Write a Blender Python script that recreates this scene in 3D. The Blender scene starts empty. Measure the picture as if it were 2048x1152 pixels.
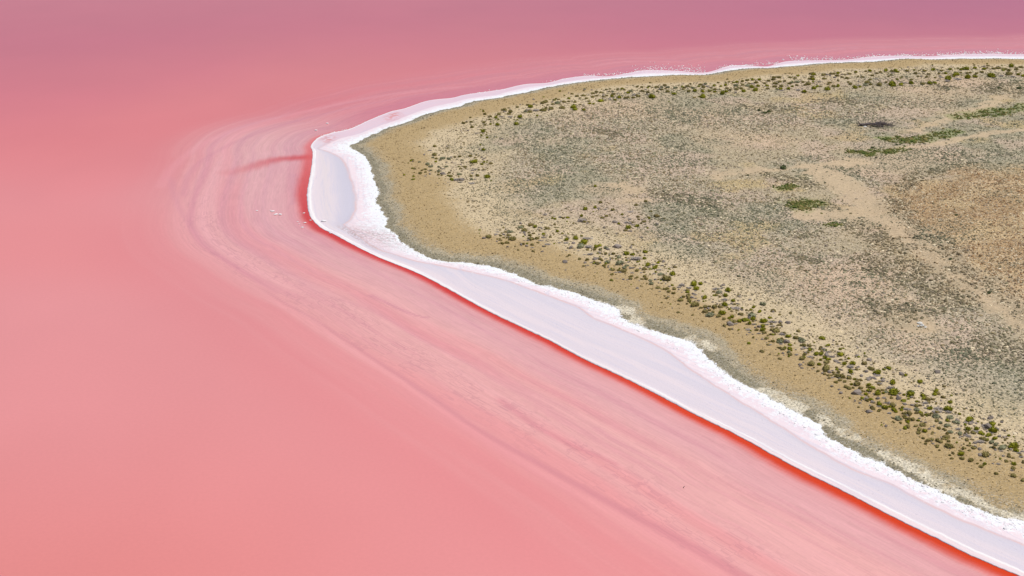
import bpy, bmesh, math, random
import numpy as np
from mathutils import Vector, kdtree

random.seed(7)
RNG = np.random.default_rng(7)
scene = bpy.context.scene
COL = scene.collection

# ------------------------------------------------------------------ camera
CAM_H = 100.0                       # height of the aircraft above the lake
PITCH = math.radians(20.0)
FPX = 2813.0                        # focal length for a picture 2048 wide
cam_data = bpy.data.cameras.new('camera')
cam_data.sensor_width = 36.0
cam_data.lens = FPX / 2048.0 * 36.0
cam_data.clip_start = 1.0
cam_data.clip_end = 60000.0
cam = bpy.data.objects.new('camera', cam_data)
cam.location = (0, 0, CAM_H)
cam.rotation_euler = (math.radians(90) - PITCH, 0, 0)
COL.objects.link(cam)
scene.camera = cam

# ------------------------------------------------------------------ sky, sun, exposure
SUN_ELEV = math.radians(66.0)
SUN_AZ = math.radians(82.0)         # clockwise from the view direction (+Y)
world = bpy.data.worlds.new('World')
scene.world = world
world.use_nodes = True
wn = world.node_tree.nodes
wl = world.node_tree.links
sky = wn.new('ShaderNodeTexSky')
sky.sky_type = 'NISHITA'
sky.sun_disc = False
sky.sun_elevation = SUN_ELEV
sky.sun_rotation = SUN_AZ
sky.altitude = 100.0
sky.air_density = 1.0
sky.dust_density = 0.6
sky.ozone_density = 1.3
bg = wn['Background']
bg.inputs['Strength'].default_value = 0.085
wl.new(sky.outputs['Color'], bg.inputs['Color'])

sun_data = bpy.data.lights.new('sun', 'SUN')
sun_data.energy = 3.6
sun_data.angle = math.radians(0.53)
sun_data.color = (1.0, 0.955, 0.90)
sun = bpy.data.objects.new('sun', sun_data)
sdir = Vector((math.sin(SUN_AZ) * math.cos(SUN_ELEV), math.cos(SUN_AZ) * math.cos(SUN_ELEV), math.sin(SUN_ELEV)))
sun.rotation_euler = sdir.to_track_quat('Z', 'Y').to_euler()
sun.location = (0, 0, 300)
COL.objects.link(sun)

scene.view_settings.view_transform = 'Standard'
scene.view_settings.look = 'None'
scene.view_settings.exposure = 0.0
scene.view_settings.gamma = 1.0
scene.view_settings.use_curve_mapping = False

# ------------------------------------------------------------------ helpers
def tag(o, label=None, cat=None, group=None, kind=None):
    if label: o['label'] = label
    if cat: o['category'] = cat
    if group: o['group'] = group
    if kind: o['kind'] = kind
    return o

def link(o, parent=None):
    COL.objects.link(o)
    if parent is not None:
        o.parent = parent
    return o

def ground(px, py, z=0.0):
    """Where the ground at height z lies for a point measured on the survey photograph."""
    px = np.asarray(px, dtype=float); py = np.asarray(py, dtype=float)
    u = (px - 1024.0) / FPX
    v = (576.0 - py) / FPX
    dy = math.cos(PITCH) + v * math.sin(PITCH)
    dz = -math.sin(PITCH) + v * math.cos(PITCH)
    t = (CAM_H - z) / (-dz)
    return u * t, dy * t

_P = np.random.default_rng(3).permutation(512)
_P = np.concatenate([_P, _P, _P])
_V = np.random.default_rng(4).random(2048)
def vnoise(x, y, seed=0):
    xi = np.floor(x).astype(np.int64); yi = np.floor(y).astype(np.int64)
    fx = x - xi; fy = y - yi
    fx = fx * fx * (3 - 2 * fx); fy = fy * fy * (3 - 2 * fy)
    def h(a, b):
        return _V[_P[(_P[(a + seed * 17) & 511] + b) & 511]]
    a = h(xi, yi); b = h(xi + 1, yi); c = h(xi, yi + 1); d = h(xi + 1, yi + 1)
    return (a * (1 - fx) + b * fx) * (1 - fy) + (c * (1 - fx) + d * fx) * fy

def fbm(x, y, oct=4, seed=0, gain=0.5):
    s = np.zeros_like(x, dtype=float); amp = 1.0; tot = 0.0
    for k in range(oct):
        s += amp * vnoise(x * 2 ** k + 13.7 * k, y * 2 ** k - 7.3 * k, seed + k)
        tot += amp; amp *= gain
    return s / tot

def sstep(a, b, x):
    t = np.clip((x - a) / (b - a), 0, 1)
    return t * t * (3 - 2 * t)

def rgb(r, g, b):
    c = np.array([r, g, b]) / 255.0
    return np.where(c <= 0.04045, c / 12.92, ((c + 0.055) / 1.055) ** 2.4)

def mix(c, d, w):
    w = np.asarray(w)[..., None]
    return c * (1 - w) + np.asarray(d) * w

def catmull(pts, n):
    P = np.asarray(pts, dtype=float)
    P = np.vstack([2 * P[0] - P[1], P, 2 * P[-1] - P[-2]])
    out = []
    ts = np.linspace(0, 1, n, endpoint=False)[:, None]
    for i in range(1, len(P) - 2):
        p0, p1, p2, p3 = P[i - 1], P[i], P[i + 1], P[i + 2]
        out.append(0.5 * (2 * p1 + (p2 - p0) * ts + (2 * p0 - 5 * p1 + 4 * p2 - p3) * ts ** 2 + (3 * p1 - p0 - 3 * p2 + p3) * ts ** 3))
    out.append(P[-2][None])
    return np.vstack(out)

def make_kd(P):
    kd = kdtree.KDTree(len(P))
    for i, p in enumerate(P):
        kd.insert((p[0], p[1], 0), i)
    kd.balance()
    return kd

def kd_query(kd, x, y):
    n = len(x)
    d = np.empty(n); idx = np.empty(n, dtype=np.int64)
    f = kd.find
    for i, (a, b) in enumerate(zip(x.tolist(), y.tolist())):
        r = f((a, b, 0)); idx[i] = r[1]; d[i] = r[2]
    return d, idx

def seg_dist(x, y, poly):
    """Distance from points to a polyline, and the fraction along it."""
    best = np.full(x.shape, 1e9); frac = np.zeros(x.shape)
    n = len(poly) - 1
    for i in range(n):
        ax, ay = poly[i]; bx, by = poly[i + 1]
        dx, dy = bx - ax, by - ay
        L = dx * dx + dy * dy + 1e-9
        t = np.clip(((x - ax) * dx + (y - ay) * dy) / L, 0, 1)
        dd = np.hypot(x - ax - t * dx, y - ay - t * dy)
        m = dd < best
        best = np.where(m, dd, best); frac = np.where(m, (i + t) / n, frac)
    return best, frac

def curve_px(pts, z=0.0, n=6):
    x, y = ground([p[0] for p in pts], [p[1] for p in pts], z)
    return catmull(np.column_stack([x, y]), n)

def mesh_from(name, verts, faces, col=None, attrs=None, smooth=True):
    """faces: (n,4) or (n,3) index array."""
    me = bpy.data.meshes.new(name)
    verts = np.ascontiguousarray(verts, dtype=np.float32)
    faces = np.ascontiguousarray(faces, dtype=np.int32)
    k = faces.shape[1]
    me.vertices.add(len(verts)); me.vertices.foreach_set('co', verts.ravel())
    me.loops.add(faces.size); me.loops.foreach_set('vertex_index', faces.ravel())
    me.polygons.add(len(faces))
    me.polygons.foreach_set('loop_start', np.arange(0, faces.size, k, dtype=np.int32))
    me.polygons.foreach_set('use_smooth', np.full(len(faces), smooth, dtype=bool))
    me.update(calc_edges=True)
    me.validate()
    if col is not None:
        a = me.attributes.new('pigment', 'FLOAT_COLOR', 'POINT')
        c4 = np.ones((len(verts), 4), dtype=np.float32); c4[:, :3] = col
        a.data.foreach_set('color', c4.ravel())
    for nm, arr in (attrs or {}).items():
        a = me.attributes.new(nm, 'FLOAT', 'POINT')
        a.data.foreach_set('value', np.ascontiguousarray(arr, dtype=np.float32))
    return me

def grid_faces(nr, nc):
    i = np.arange(nr - 1)[:, None] * nc + np.arange(nc - 1)[None]
    i = i.ravel()
    return np.column_stack([i, i + 1, i + nc + 1, i + nc])

# ------------------------------------------------------------------ node helpers
class NT:
    def __init__(self, name):
        self.m = bpy.data.materials.new(name)
        self.m.use_nodes = True
        self.t = self.m.node_tree
        self.b = self.t.nodes['Principled BSDF']
    def n(self, typ, **kw):
        nd = self.t.nodes.new(typ)
        for k, v in kw.items():
            setattr(nd, k, v)
        return nd
    def put(self, sock, v):
        if isinstance(v, bpy.types.NodeSocket): self.t.links.new(v, sock)
        else: sock.default_value = v
    def attr(self, name, out='Fac'):
        return self.n('ShaderNodeAttribute', attribute_name=name).outputs[out]
    def math(self, op, a, b=0.0, clamp=False):
        nd = self.n('ShaderNodeMath', operation=op, use_clamp=clamp)
        self.put(nd.inputs[0], a); self.put(nd.inputs[1], b)
        return nd.outputs[0]
    def rng(self, v, a, b, c=0.0, d=1.0):
        nd = self.n('ShaderNodeMapRange', interpolation_type='SMOOTHSTEP')
        self.put(nd.inputs[0], v)
        for k, q in zip((1, 2, 3, 4), (a, b, c, d)): self.put(nd.inputs[k], q)
        return nd.outputs[0]
    def mix(self, fac, a, b, typ='MIX'):
        nd = self.n('ShaderNodeMix', data_type='RGBA', blend_type=typ)
        self.put(nd.inputs[0], fac); self.put(nd.inputs[6], a); self.put(nd.inputs[7], b)
        return nd.outputs[2]
    def scale(self, col, f):
        nd = self.n('ShaderNodeVectorMath', operation='SCALE')
        self.put(nd.inputs[0], col); self.put(nd.inputs[3], f)
        return nd.outputs[0]
    def pos(self):
        return self.n('ShaderNodeNewGeometry').outputs['Position']
    def comb(self, x, y, z=0.0):
        nd = self.n('ShaderNodeCombineXYZ')
        self.put(nd.inputs[0], x); self.put(nd.inputs[1], y); self.put(nd.inputs[2], z)
        return nd.outputs[0]
    def noise(self, vec, scale, detail=3.0, rough=0.55):
        nd = self.n('ShaderNodeTexNoise')
        self.put(nd.inputs['Vector'], vec)
        nd.inputs['Scale'].default_value = scale; nd.inputs['Detail'].default_value = detail
        nd.inputs['Roughness'].default_value = rough
        return nd.outputs['Fac']
    def voro(self, vec, scale, feature='F1', out='Distance', rand=1.0):
        nd = self.n('ShaderNodeTexVoronoi', feature=feature)
        self.put(nd.inputs['Vector'], vec)
        nd.inputs['Scale'].default_value = scale; nd.inputs['Randomness'].default_value = rand
        return nd.outputs[out]
    def bump(self, h, strength, dist):
        nd = self.n('ShaderNodeBump')
        self.put(nd.inputs['Height'], h); nd.inputs['Strength'].default_value = strength; nd.inputs['Distance'].default_value = dist
        self.t.links.new(nd.outputs[0], self.b.inputs['Normal'])
    def fin(self, col=None, rough=0.8, spec=0.3, ior=None):
        if col is not None: self.put(self.b.inputs['Base Color'], col)
        self.put(self.b.inputs['Roughness'], rough)
        self.b.inputs['Specular IOR Level'].default_value = spec
        if ior: self.b.inputs['IOR'].default_value = ior
        return self.m

# ------------------------------------------------------------------ the shore, traced as survey stations
# each station: waterline, wet line on the salt flat, outer edge of the salt
ST = [((2300,100),(2300,104),(2300,111)),((2160,105),(2160,109),(2160,114)),((2048,109),(2048,112),(2048,117.5)),
((1980,108),(1980,111.5),(1980,117)),((1900,110),(1900,113),(1900,118)),((1860,113),(1860,115),(1860,119)),
((1810,112),(1810,115),(1810,117.5)),((1752,113),(1752,118),(1752,122.5)),((1690,120),(1690,122),(1690,125)),
((1640,121),(1640,124),(1640,127)),((1575,123),(1575,127),(1575,133)),((1536,133),(1536,134),(1536,136)),
((1500,131.5),(1500,133.5),(1500,136.5)),((1460,132),(1460,136),(1460,141)),((1410,145.5),(1410,147),(1410,149)),
((1350,142),(1350,145),(1350,150)),((1290,141),(1290,146),(1290,153)),((1255,147),(1257,150),(1258,154.5)),
((1215,153),(1215,155),(1217,158)),((1175,152),(1178,157),(1180,162)),((1130,157.5),(1132,163),(1135,168)),
((1095,166),(1095,170),(1095,175)),((1050,169),(1055,174),(1060,183)),((1005,179),(1008,185),(1012,192)),
((985,182),(988,190),(995,196)),((930,190),(935,197),(945,203)),((905,196),(908,204),(915,214)),
((855,202),(865,213),(878,221)),((810,217),(825,227),(840,233)),((780,224),(795,239),(808,246)),
((740,240),(757,252),(775,256)),((700,258),(720,266),(740,272)),((660,267),(680,276),(712,286)),
((636,276),(655,287),(700,291)),((622,291),(637,297),(706,298)),((625,304),(650,301),(715,303)),
((624,325),(680,315),(732,316)),((621,345),(695,340),(743,338)),((617,365),(703,362),(751,362)),
((614,388),(710,388),(757,384)),((615,412),(712,412),(753,400)),((618,427),(709,425),(767,422)),
((624,439),(700,440),(772,436)),((642,456),(688,450),(776,455)),((664,467),(700,458),(795,468)),
((690,481),(715,470),(803,480)),((720,497),(745,492),(815,492)),((760,516),(790,510),(837,503)),
((800,532),(835,523),(872,520)),((842,550),(885,532),(935,525)),((885,572),(922,540),(975,531)),
((935,600),(960,548),(1022,545)),((985,627),(1015,562),(1067,564)),((1040,653),(1060,578),(1110,576)),
((1100,682),(1110,597),(1150,585)),((1140,704),(1155,614),(1192,602)),((1175,722),(1190,638),(1232,615)),
((1212,739),(1225,651),(1247,635)),((1250,757),(1262,667),(1275,650)),((1290,777),(1310,688),(1325,666)),
((1325,795),(1345,710),(1382,682)),((1366,817),(1383,740),(1412,710)),((1407,838),(1425,768),(1445,740)),
((1457,862),(1470,797),(1487,767)),((1500,885),(1532,835),(1550,802)),((1550,913),(1590,872),(1612,832)),
((1600,940),(1644,905),(1666,876)),((1655,967),(1709,940),(1709,901)),((1709,994),(1775,966),(1764,926)),
((1764,1023),(1820,990),(1819,954)),((1819,1051),(1862,1012),(1884,984)),((1875,1078),(1920,1038),(1930,1005)),
((1928,1105),(1972,1060),(1972,1024)),((1985,1130),(2010,1075),(2010,1034)),((2045,1156),(2048,1090),(2048,1042)),
((2170,1218),(2170,1145),(2170,1095)),((2330,1300),(2330,1225),(2330,1170))]
NS = 40                                        # samples between two stations
def shore_curve(k, z):
    x, y = ground([s[k][0] for s in ST], [s[k][1] for s in ST], z)
    P = np.column_stack([x, y])
    # beyond the surveyed stretch the island simply goes on to the right
    off = (0, -3, -9)[k]
    far = [[2600, 590 + off], [1500, 560 + off], [700, 552 + off], [480, P[0][1] + 6]]
    t = (P[-1] - P[-2]) / np.linalg.norm(P[-1] - P[-2]); e = P[-1]
    near = [e + t * 16, e + t * 34 + [5, 2], e + t * 56 + [24, 10], e + t * 80 + [90, 22], e + t * 90 + [420, 30], e + t * 90 + [2400, 30]]
    return catmull(np.vstack([far, P, near]), NS)
OFFS = 4 * NS                                  # samples before station 0
W_ = shore_curve(0, 0.0)
L_ = shore_curve(1, 0.1)
E_ = shore_curve(2, 0.25)
# small irregularities of the edges (salt never dries along a ruler)
def arclen(P):
    return np.concatenate([[0], np.cumsum(np.hypot(*np.diff(P, axis=0).T))])
def left_normal(P):
    T = np.gradient(P, axis=0); T /= np.linalg.norm(T, axis=1)[:, None] + 1e-9
    return np.column_stack([-T[:, 1], T[:, 0]])
for P, amp, fr, sd in ((W_, 0.16, 0.9, 1), (E_, 0.95, 0.5, 2), (L_, 0.35, 0.25, 3)):
    s = arclen(P)
    P += left_normal(P) * ((fbm(s * fr, s * 0 + 5.5, 4, sd, 0.6) - 0.5) * 2 * amp)[:, None]
STN = (np.arange(len(W_)) - OFFS) / NS         # station number of each sample
W_S = arclen(W_)
KD_W = make_kd(W_); NW = left_normal(W_)
# the distance field of the island needs evenly spaced samples
def densify(P, step):
    s = arclen(P); n = int(min(s[-1], 4200) / step)
    q = np.linspace(0, s[-1], n)
    return np.column_stack([np.interp(q, s, P[:, 0]), np.interp(q, s, P[:, 1])])
E_D = densify(E_, 0.4); NE = left_normal(E_D); KD_E = make_kd(E_D)

def inside_dist(x, y):
    """Metres inland from the outer edge of the salt (negative: lakeward)."""
    d, i = kd_query(KD_E, x, y)
    sgn = (x - E_D[i, 0]) * NE[i, 0] + (y - E_D[i, 1]) * NE[i, 1]
    return np.where(sgn >= 0, d, -d)

# ------------------------------------------------------------------ relief of the island
def pts(*p, z=0.9): 
    return np.column_stack(ground([q[0] for q in p], [q[1] for q in p], z))
HX, HY = ground(2260, 470, 3.0)
def hill(x, y):
    r = np.hypot((x - HX) / 62.0, (y - HY) / 74.0)
    return 4.2 * sstep(1.05, 0.15, r) + sstep(1.0, .8, r) * (1.3 * (fbm(x / 9 + y / 30, y / 9 - x / 30, 3, 27) - .5) + .4 * (fbm(x / 2.2, y / 2.2, 2, 28) - .5))
def land_z(x, y, de):
    z = 0.25 + 0.16 * np.clip(de, -8, 4) + 0.03 * np.clip(de - 4, 0, 14)
    z = np.where(de < 0, 0.25 + 0.25 * np.clip(de, -8, 0), z)
    w = sstep(0, 6, de)
    z = z + w * (0.55 * (fbm(x / 24, y / 24, 3, 21) - 0.5) + 0.16 * (fbm(x / 3.2, y / 3.2, 3, 22) - 0.5))
    z = z + 0.14 * (fbm(x * 0.9, y * 0.9, 2, 23) - 0.5) * sstep(-2, 1, de)
    return z + hill(x, y) * sstep(10, 40, de)
def land_at(px, py):
    """Surface points of the island seen at the given survey-photo points."""
    px = np.atleast_1d(np.asarray(px, float)); py = np.atleast_1d(np.asarray(py, float))
    z = np.full(px.shape, 0.9)
    for _ in range(5):
        x, y = ground(px, py, z)
        z = land_z(x, y, inside_dist(x, y))
    return x, y, z

# ------------------------------------------------------------------ the lake: one sheet of pink brine out to the horizon
def lake_pigment(x, y, d, st, s):
    farw = sstep(392, 456, y + .25 * (x + 60))
    lo = fbm(x / 60, y / 110, 3, 31) - 0.5
    # open brine
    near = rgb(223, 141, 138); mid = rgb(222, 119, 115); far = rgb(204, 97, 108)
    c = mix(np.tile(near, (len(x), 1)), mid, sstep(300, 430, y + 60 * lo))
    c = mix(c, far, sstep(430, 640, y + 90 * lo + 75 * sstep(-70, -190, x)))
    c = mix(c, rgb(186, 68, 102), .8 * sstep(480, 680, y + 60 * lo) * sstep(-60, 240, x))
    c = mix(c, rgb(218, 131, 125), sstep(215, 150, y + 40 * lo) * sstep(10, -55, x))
    c = mix(c, rgb(222, 110, 108), 0.40 * sstep(44, 33, d) * sstep(120, 80, d + 60) * sstep(330, 400, y))
    c = c * (1 + 0.10 * lo + .05 * (fbm(x / 22 + y / 60, y / 30 - x / 50, 4, 35) - .5))[:, None]
    c = mix(c, rgb(226, 133, 128), .7 * sstep(260, 300, y) * sstep(350, 310, y) * sstep(-40, -90, x))
    c = mix(c, rgb(219, 128, 127), .40 * sstep(27, 36, d) * sstep(62, 40, d) * sstep(340, 300, y))
    # the shallow shelf, banded along the shore
    n1 = fbm(s * 0.016, d * 0.55, 5, 41, 0.65)
    n2 = fbm(s * 0.006 + 4, d * 0.16, 3, 42)
    n3 = fbm(s * 0.05, d * 1.1, 3, 43)
    outer = 33 - 4 * sstep(24, 30, st) * sstep(34, 30, st)
    shelf = sstep(outer + 16, outer - 17, d + 9 * (n1 - 0.5) + 9 * (n2 - 0.5))
    inner = mix(np.tile(rgb(225, 165, 158), (len(x), 1)), rgb(218, 162, 159), sstep(14, 5, d + 8 * (n2 - .5)))
    tipw = sstep(33, 36, st) * sstep(47, 43, st)
    inner = mix(inner, rgb(222, 163, 161), 0.7 * tipw * sstep(24, 12, d))
    inner = mix(inner, rgb(212, 112, 116), 0.8 * farw)
    c = mix(c, inner, shelf * (1 - 0.25 * farw))
    # along-shore streaks of darker crust
    st_w = shelf * sstep(0, 4, d)
    streak = sstep(0.52, 0.72, n1) * st_w
    c = mix(c, rgb(203, 130, 142), 0.28 * streak)
    pale = sstep(0.50, 0.30, n1) * st_w
    c = mix(c, rgb(238, 172, 174), 0.15 * pale)
    c = c * (1 + 0.10 * (n3 - 0.5) * st_w)[:, None]
    redd = sstep(0.56, 0.75, n2) * st_w
    c = mix(c, rgb(226, 116, 120), 0.30 * redd)
    # rounded terraces seen past the tip
    for dd, wd, k, colr in ((28, 0.9, .38, (208,132,142)), (25, 2.2, .22, (238,166,168)), (21, 1.0, .30, (204,136,146)),
                            (16.5, .7, .22, (205,140,150)), (31, 2.5, .12, (232,152,154)), (11, .8, .18, (200,140,152))):
        wig = d + 2.6 * (n2 - .5) + 1.6 * (n1 - .5)
        pr = np.exp(-((wig - dd) / wd) ** 2) * (1 - farw) * sstep(52, 44, st)
        c = mix(c, rgb(*colr), 1.35 * k * pr)
    # far side: thin alternating bands
    bands = np.sin(d * 0.62 + 5 * (n2 - .5)) * farw * sstep(34, 24, d)
    c = mix(c, rgb(226, 130, 130), 0.20 * np.clip(bands, 0, 1))
    c = mix(c, rgb(204, 112, 126), (0.55 * sstep(13, 2, d) * farw))
    # surveyed crust ridges under water
    def band(path, w0, w1, k, colr, soft=0.5, edge=None):
        nonlocal c
        P = curve_px(path)
        dd, fr = seg_dist(x, y, P)
        w = w0 + (w1 - w0) * fr
        w = w * (0.85 + 0.35 * fbm(s * 0.10, s * 0 + 2, 3, 51))
        m = sstep(w * (1 + soft), w * (1 - soft), dd + 0.5 * (n3 - .5))
        c = mix(c, rgb(*colr), k * m * sstep(0, .06, fr) * sstep(1.0, .97, fr) )
    band([(505,565),(560,600),(625,637),(690,680),(750,720),(800,752),(850,786),(900,820),(950,854),(1000,884),(1055,915),(1120,951),(1193,991),(1260,1027),(1340,1069),(1420,1115),(1480,1150),(1600,1217)], .30, 1.05, .45, (198,124,132), .6)
    band([(500,572),(560,609),(625,647),(690,691),(750,731),(800,763),(850,798),(900,832),(950,867),(1000,898),(1055,930),(1120,967),(1193,1008),(1260,1046),(1340,1090),(1420,1137),(1480,1175)], .5, 1.0, .26, (238,160,160), .9)
    band([(990,792),(1030,822),(1070,852),(1110,873),(1150,893),(1190,910),(1240,932)], .8, .4, .40, (204,122,130), .8)
    band([(735,588),(770,604),(800,618),(830,630),(860,637)], .45, .4, .6, (200,132,140), .6)
    band([(590,560),(650,590),(720,612),(780,640),(860,690),(940,730)], .5, .3, .3, (206,138,146), .8)
    band([(600,455),(650,490),(700,515),(760,548),(820,580),(900,622),(980,668),(1060,712)], .5, .4, .3, (206,140,150), .8)
    band([(1180,850),(1230,880),(1290,912),(1360,950),(1420,985)], .7, .3, .3, (206,138,146), .8)
    band([(340,350),(352,400),(380,450),(430,503),(490,548),(560,590)], .9, .5, .30, (206,134,142), .7)
    band([(900,180),(800,196),(700,216),(600,240),(500,272),(430,305),(380,345),(365,400)], .8, .9, .30, (205,132,142), .7)
    band([(960,170),(800,186),(660,212),(520,245),(420,280),(350,330),(318,380)], 1.3, 1.2, .25, (236,158,160), .8)
    band([(590,345),(588,380),(584,410)], 1.3, .6, .35, (196,142,152), .8)
    # red plume of algae reaching out from the tip
    P = curve_px([(622,314),(590,316),(560,318),(530,325),(500,335),(470,344),(440,352)])
    dd, fr = seg_dist(x, y, P)
    c = mix(c, rgb(204, 64, 58), 1.0 * sstep(5.0 + 0 * fr, .2, dd + 2.2 * (n3 - .5)) * (1 - fr) ** .8)
    # orange-red brine pooled along the salt edge
    on = np.interp(st, [24, 30, 33, 35, 38, 44, 50, 56, 66, 80], [0, .25, .55, .8, .9, 1, 1, 1, 1, 1])
    wid = np.interp(st, [30, 34, 36, 42, 46, 52, 60, 70, 80], [0.9, 1.9, 2.5, 2.3, 1.7, 1.6, 1.8, 2.3, 2.6])
    rc = np.column_stack([np.interp(st, [33, 40, 50, 60, 68], v) for v in
        (rgb(1,1,1)[0]*0 + np.array([rgb(226,96,86)[0], rgb(204,52,38)[0], rgb(206,48,24)[0], rgb(212,62,8)[0], rgb(208,60,0)[0]]),
         np.array([rgb(226,96,86)[1], rgb(204,52,38)[1], rgb(206,48,24)[1], rgb(212,62,8)[1], rgb(208,60,0)[1]]),
         np.array([rgb(226,96,86)[2], rgb(204,52,38)[2], rgb(206,48,24)[2], rgb(212,62,8)[2], rgb(208,60,0)[2]]))])
    wid = 1.15 * wid * (.86 + .28 * fbm(s * .07, s * 0 + 8, 3, 77))
    halo = np.exp(-np.clip(d - wid * .4, 0, None) / (wid * 0.7 + .35)) * on
    core = sstep(wid * 1.35, wid * 0.35, d + 0.9 * (n3 - .5)) * on
    w = (0.38 * halo)[:, None]
    c = c * (1 - w) + rgb(234, 96, 84) * w
    w = core[:, None]
    c = c * (1 - w) + rc * w
    crack = sstep(.5, 2.5, np.abs(d)) * shelf * sstep(18, 24, d) * sstep(33, 29, d) * sstep(36, 42, st)
    return np.clip(c, 0.0, 0.95), np.clip(crack, 0, 1), shelf

ys = [118.0]
while ys[-1] < 760:
    ys.append(ys[-1] + 0.36 + (ys[-1] - 118) * 0.0032)
ys = np.array([-9000., -1500., -300., 20.] + ys + [1000., 1800., 5000., 30000.])
NU = 620
uu = np.linspace(-1, 1, NU)
uu = np.concatenate([[-120, -18, -3], uu, [3, 18, 120]])
hw = 34 + 0.41 * np.clip(ys, 0, 760)
X = uu[None] * hw[:, None]; Y = np.repeat(ys[:, None], len(uu), 1)
x = X.ravel(); y = Y.ravel()
dW, iW = kd_query(KD_W, x, y)
sg = (x - W_[iW, 0]) * NW[iW, 0] + (y - W_[iW, 1]) * NW[iW, 1]
dW = np.where(sg < 0, dW, -dW)
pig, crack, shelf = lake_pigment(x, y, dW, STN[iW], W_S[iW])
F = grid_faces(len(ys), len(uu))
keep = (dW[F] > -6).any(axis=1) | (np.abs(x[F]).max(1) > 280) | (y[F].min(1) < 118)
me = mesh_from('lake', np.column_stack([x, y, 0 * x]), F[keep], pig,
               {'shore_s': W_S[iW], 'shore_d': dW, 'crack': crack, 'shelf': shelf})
m = NT('pink_brine')
p = m.pos()
base = m.attr('pigment', 'Color')
sd = m.attr('shore_d'); ss = m.attr('shore_s')
sv = m.comb(m.math('MULTIPLY', ss, 0.16), m.math('MULTIPLY', sd, 2.1))
grain = m.noise(p, 1.6, 4, .65)
strk = m.noise(sv, 1.0, 4, .65)
shf = m.attr('shelf')
k = m.math('ADD', m.math('MULTIPLY', m.math('SUBTRACT', strk, .5), m.math('MULTIPLY', shf, 0.42)), m.math('MULTIPLY', m.math('SUBTRACT', grain, .5), 0.10))
c = m.scale(base, m.math('ADD', 1.0, k))
# polygons of dried crust showing through the shallow water
cv = m.comb(m.math('MULTIPLY', ss, 0.75), m.math('MULTIPLY', sd, 1.0))
wob = m.n('ShaderNodeVectorMath', operation='ADD')
nz = m.n('ShaderNodeTexNoise'); m.put(nz.inputs['Vector'], cv); nz.inputs['Scale'].default_value = 1.3
sc = m.scale(nz.outputs['Color'], 0.8)
m.put(wob.inputs[0], cv); m.put(wob.inputs[1], sc)
vd = m.voro(wob.outputs[0], 0.85, 'DISTANCE_TO_EDGE')
ln = m.math('MULTIPLY', m.rng(vd, 0.0, 0.11, 1.0, 0.0), m.math('MULTIPLY', m.attr('crack'), m.rng(m.noise(cv, .16, 2), .36, .56)))
c = m.mix(m.math('MULTIPLY', ln, 0.36), c, (0.42, 0.17, 0.20, 1))
m.bump(m.noise(p, 0.9, 4, .6), 0.05, 0.05)
mat_lake = m.fin(c, 0.22, 0.5, 1.33)
lake = link(bpy.data.objects.new('lake', me))
lake.data.materials.append(mat_lake)
tag(lake, kind='structure')

# ------------------------------------------------------------------ the salt flat: a ribbon from the waterline to the sand
sel = np.arange(0, len(W_), 1)
sel = sel[(STN[sel] > -2.6) & (STN[sel] < 80.2)]
NV = 30
vv = np.concatenate([np.linspace(0, .5, NV, endpoint=False), np.linspace(.5, 1.0, NV + 1)])
EX = [-0.02, 0.0]
Wp, Lp, Ep = W_[sel], L_[sel], E_[sel]
stn = STN[sel]; ws = W_S[sel]
cols = []
for v in vv:
    P = Wp * (1 - 2 * v) + Lp * (2 * v) if v <= .5 else Lp * (2 - 2 * v) + Ep * (2 * v - 1)
    cols.append(P)
G = np.stack(cols, 1)                                   # samples x NV x 2
wW = np.linalg.norm(G - Wp[:, None], axis=2)            # metres from the waterline
wE = np.linalg.norm(G - Ep[:, None], axis=2)
wL = np.linalg.norm(G - Lp[:, None], axis=2)
V = np.repeat(vv[None], len(sel), 0)
S = np.repeat(ws[:, None], len(vv), 1); T = np.repeat(stn[:, None], len(vv), 1)
def flat_fbm(a, b, o, sd): return fbm(a.ravel(), b.ravel(), o, sd).reshape(a.shape)
nA = flat_fbm(G[..., 0] * 1.3, G[..., 1] * 1.3, 4, 61)
nB = flat_fbm(S * 0.03, wW * 0.5, 3, 62)
nC = flat_fbm(G[..., 0] * 4.2, G[..., 1] * 4.2, 2, 63)
farm = sstep(35, 31, T)
total = np.linalg.norm(Ep - Wp, axis=1)[:, None]
crust = np.where(V > .5, sstep(.55, 1.0, V + .25 * (nA - .5)), 0)
crust = np.maximum(crust, sstep(2.2, .4, wE))
Z = 0.06 + 0.02 * nB + 0.11 * V + crust * (0.08 * (nA - .35) + 0.04 * (nC - .5))
Z = Z - 0.06 * sstep(.5, 2.5, wW) * (V < .5) * (1 - farm) * sstep(0, 1.2, wL)
ridge_at = np.interp(T, [30, 36, 44, 50, 60, 80], [.25, .8, .95, 1.0, 1.2, 1.65])
rd = np.exp(-((wW - ridge_at - .2 * (nB - .5)) / .22) ** 2) * sstep(total * .0 + 1.5, 3.5, total)
Z = Z + 0.05 * rd
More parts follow.
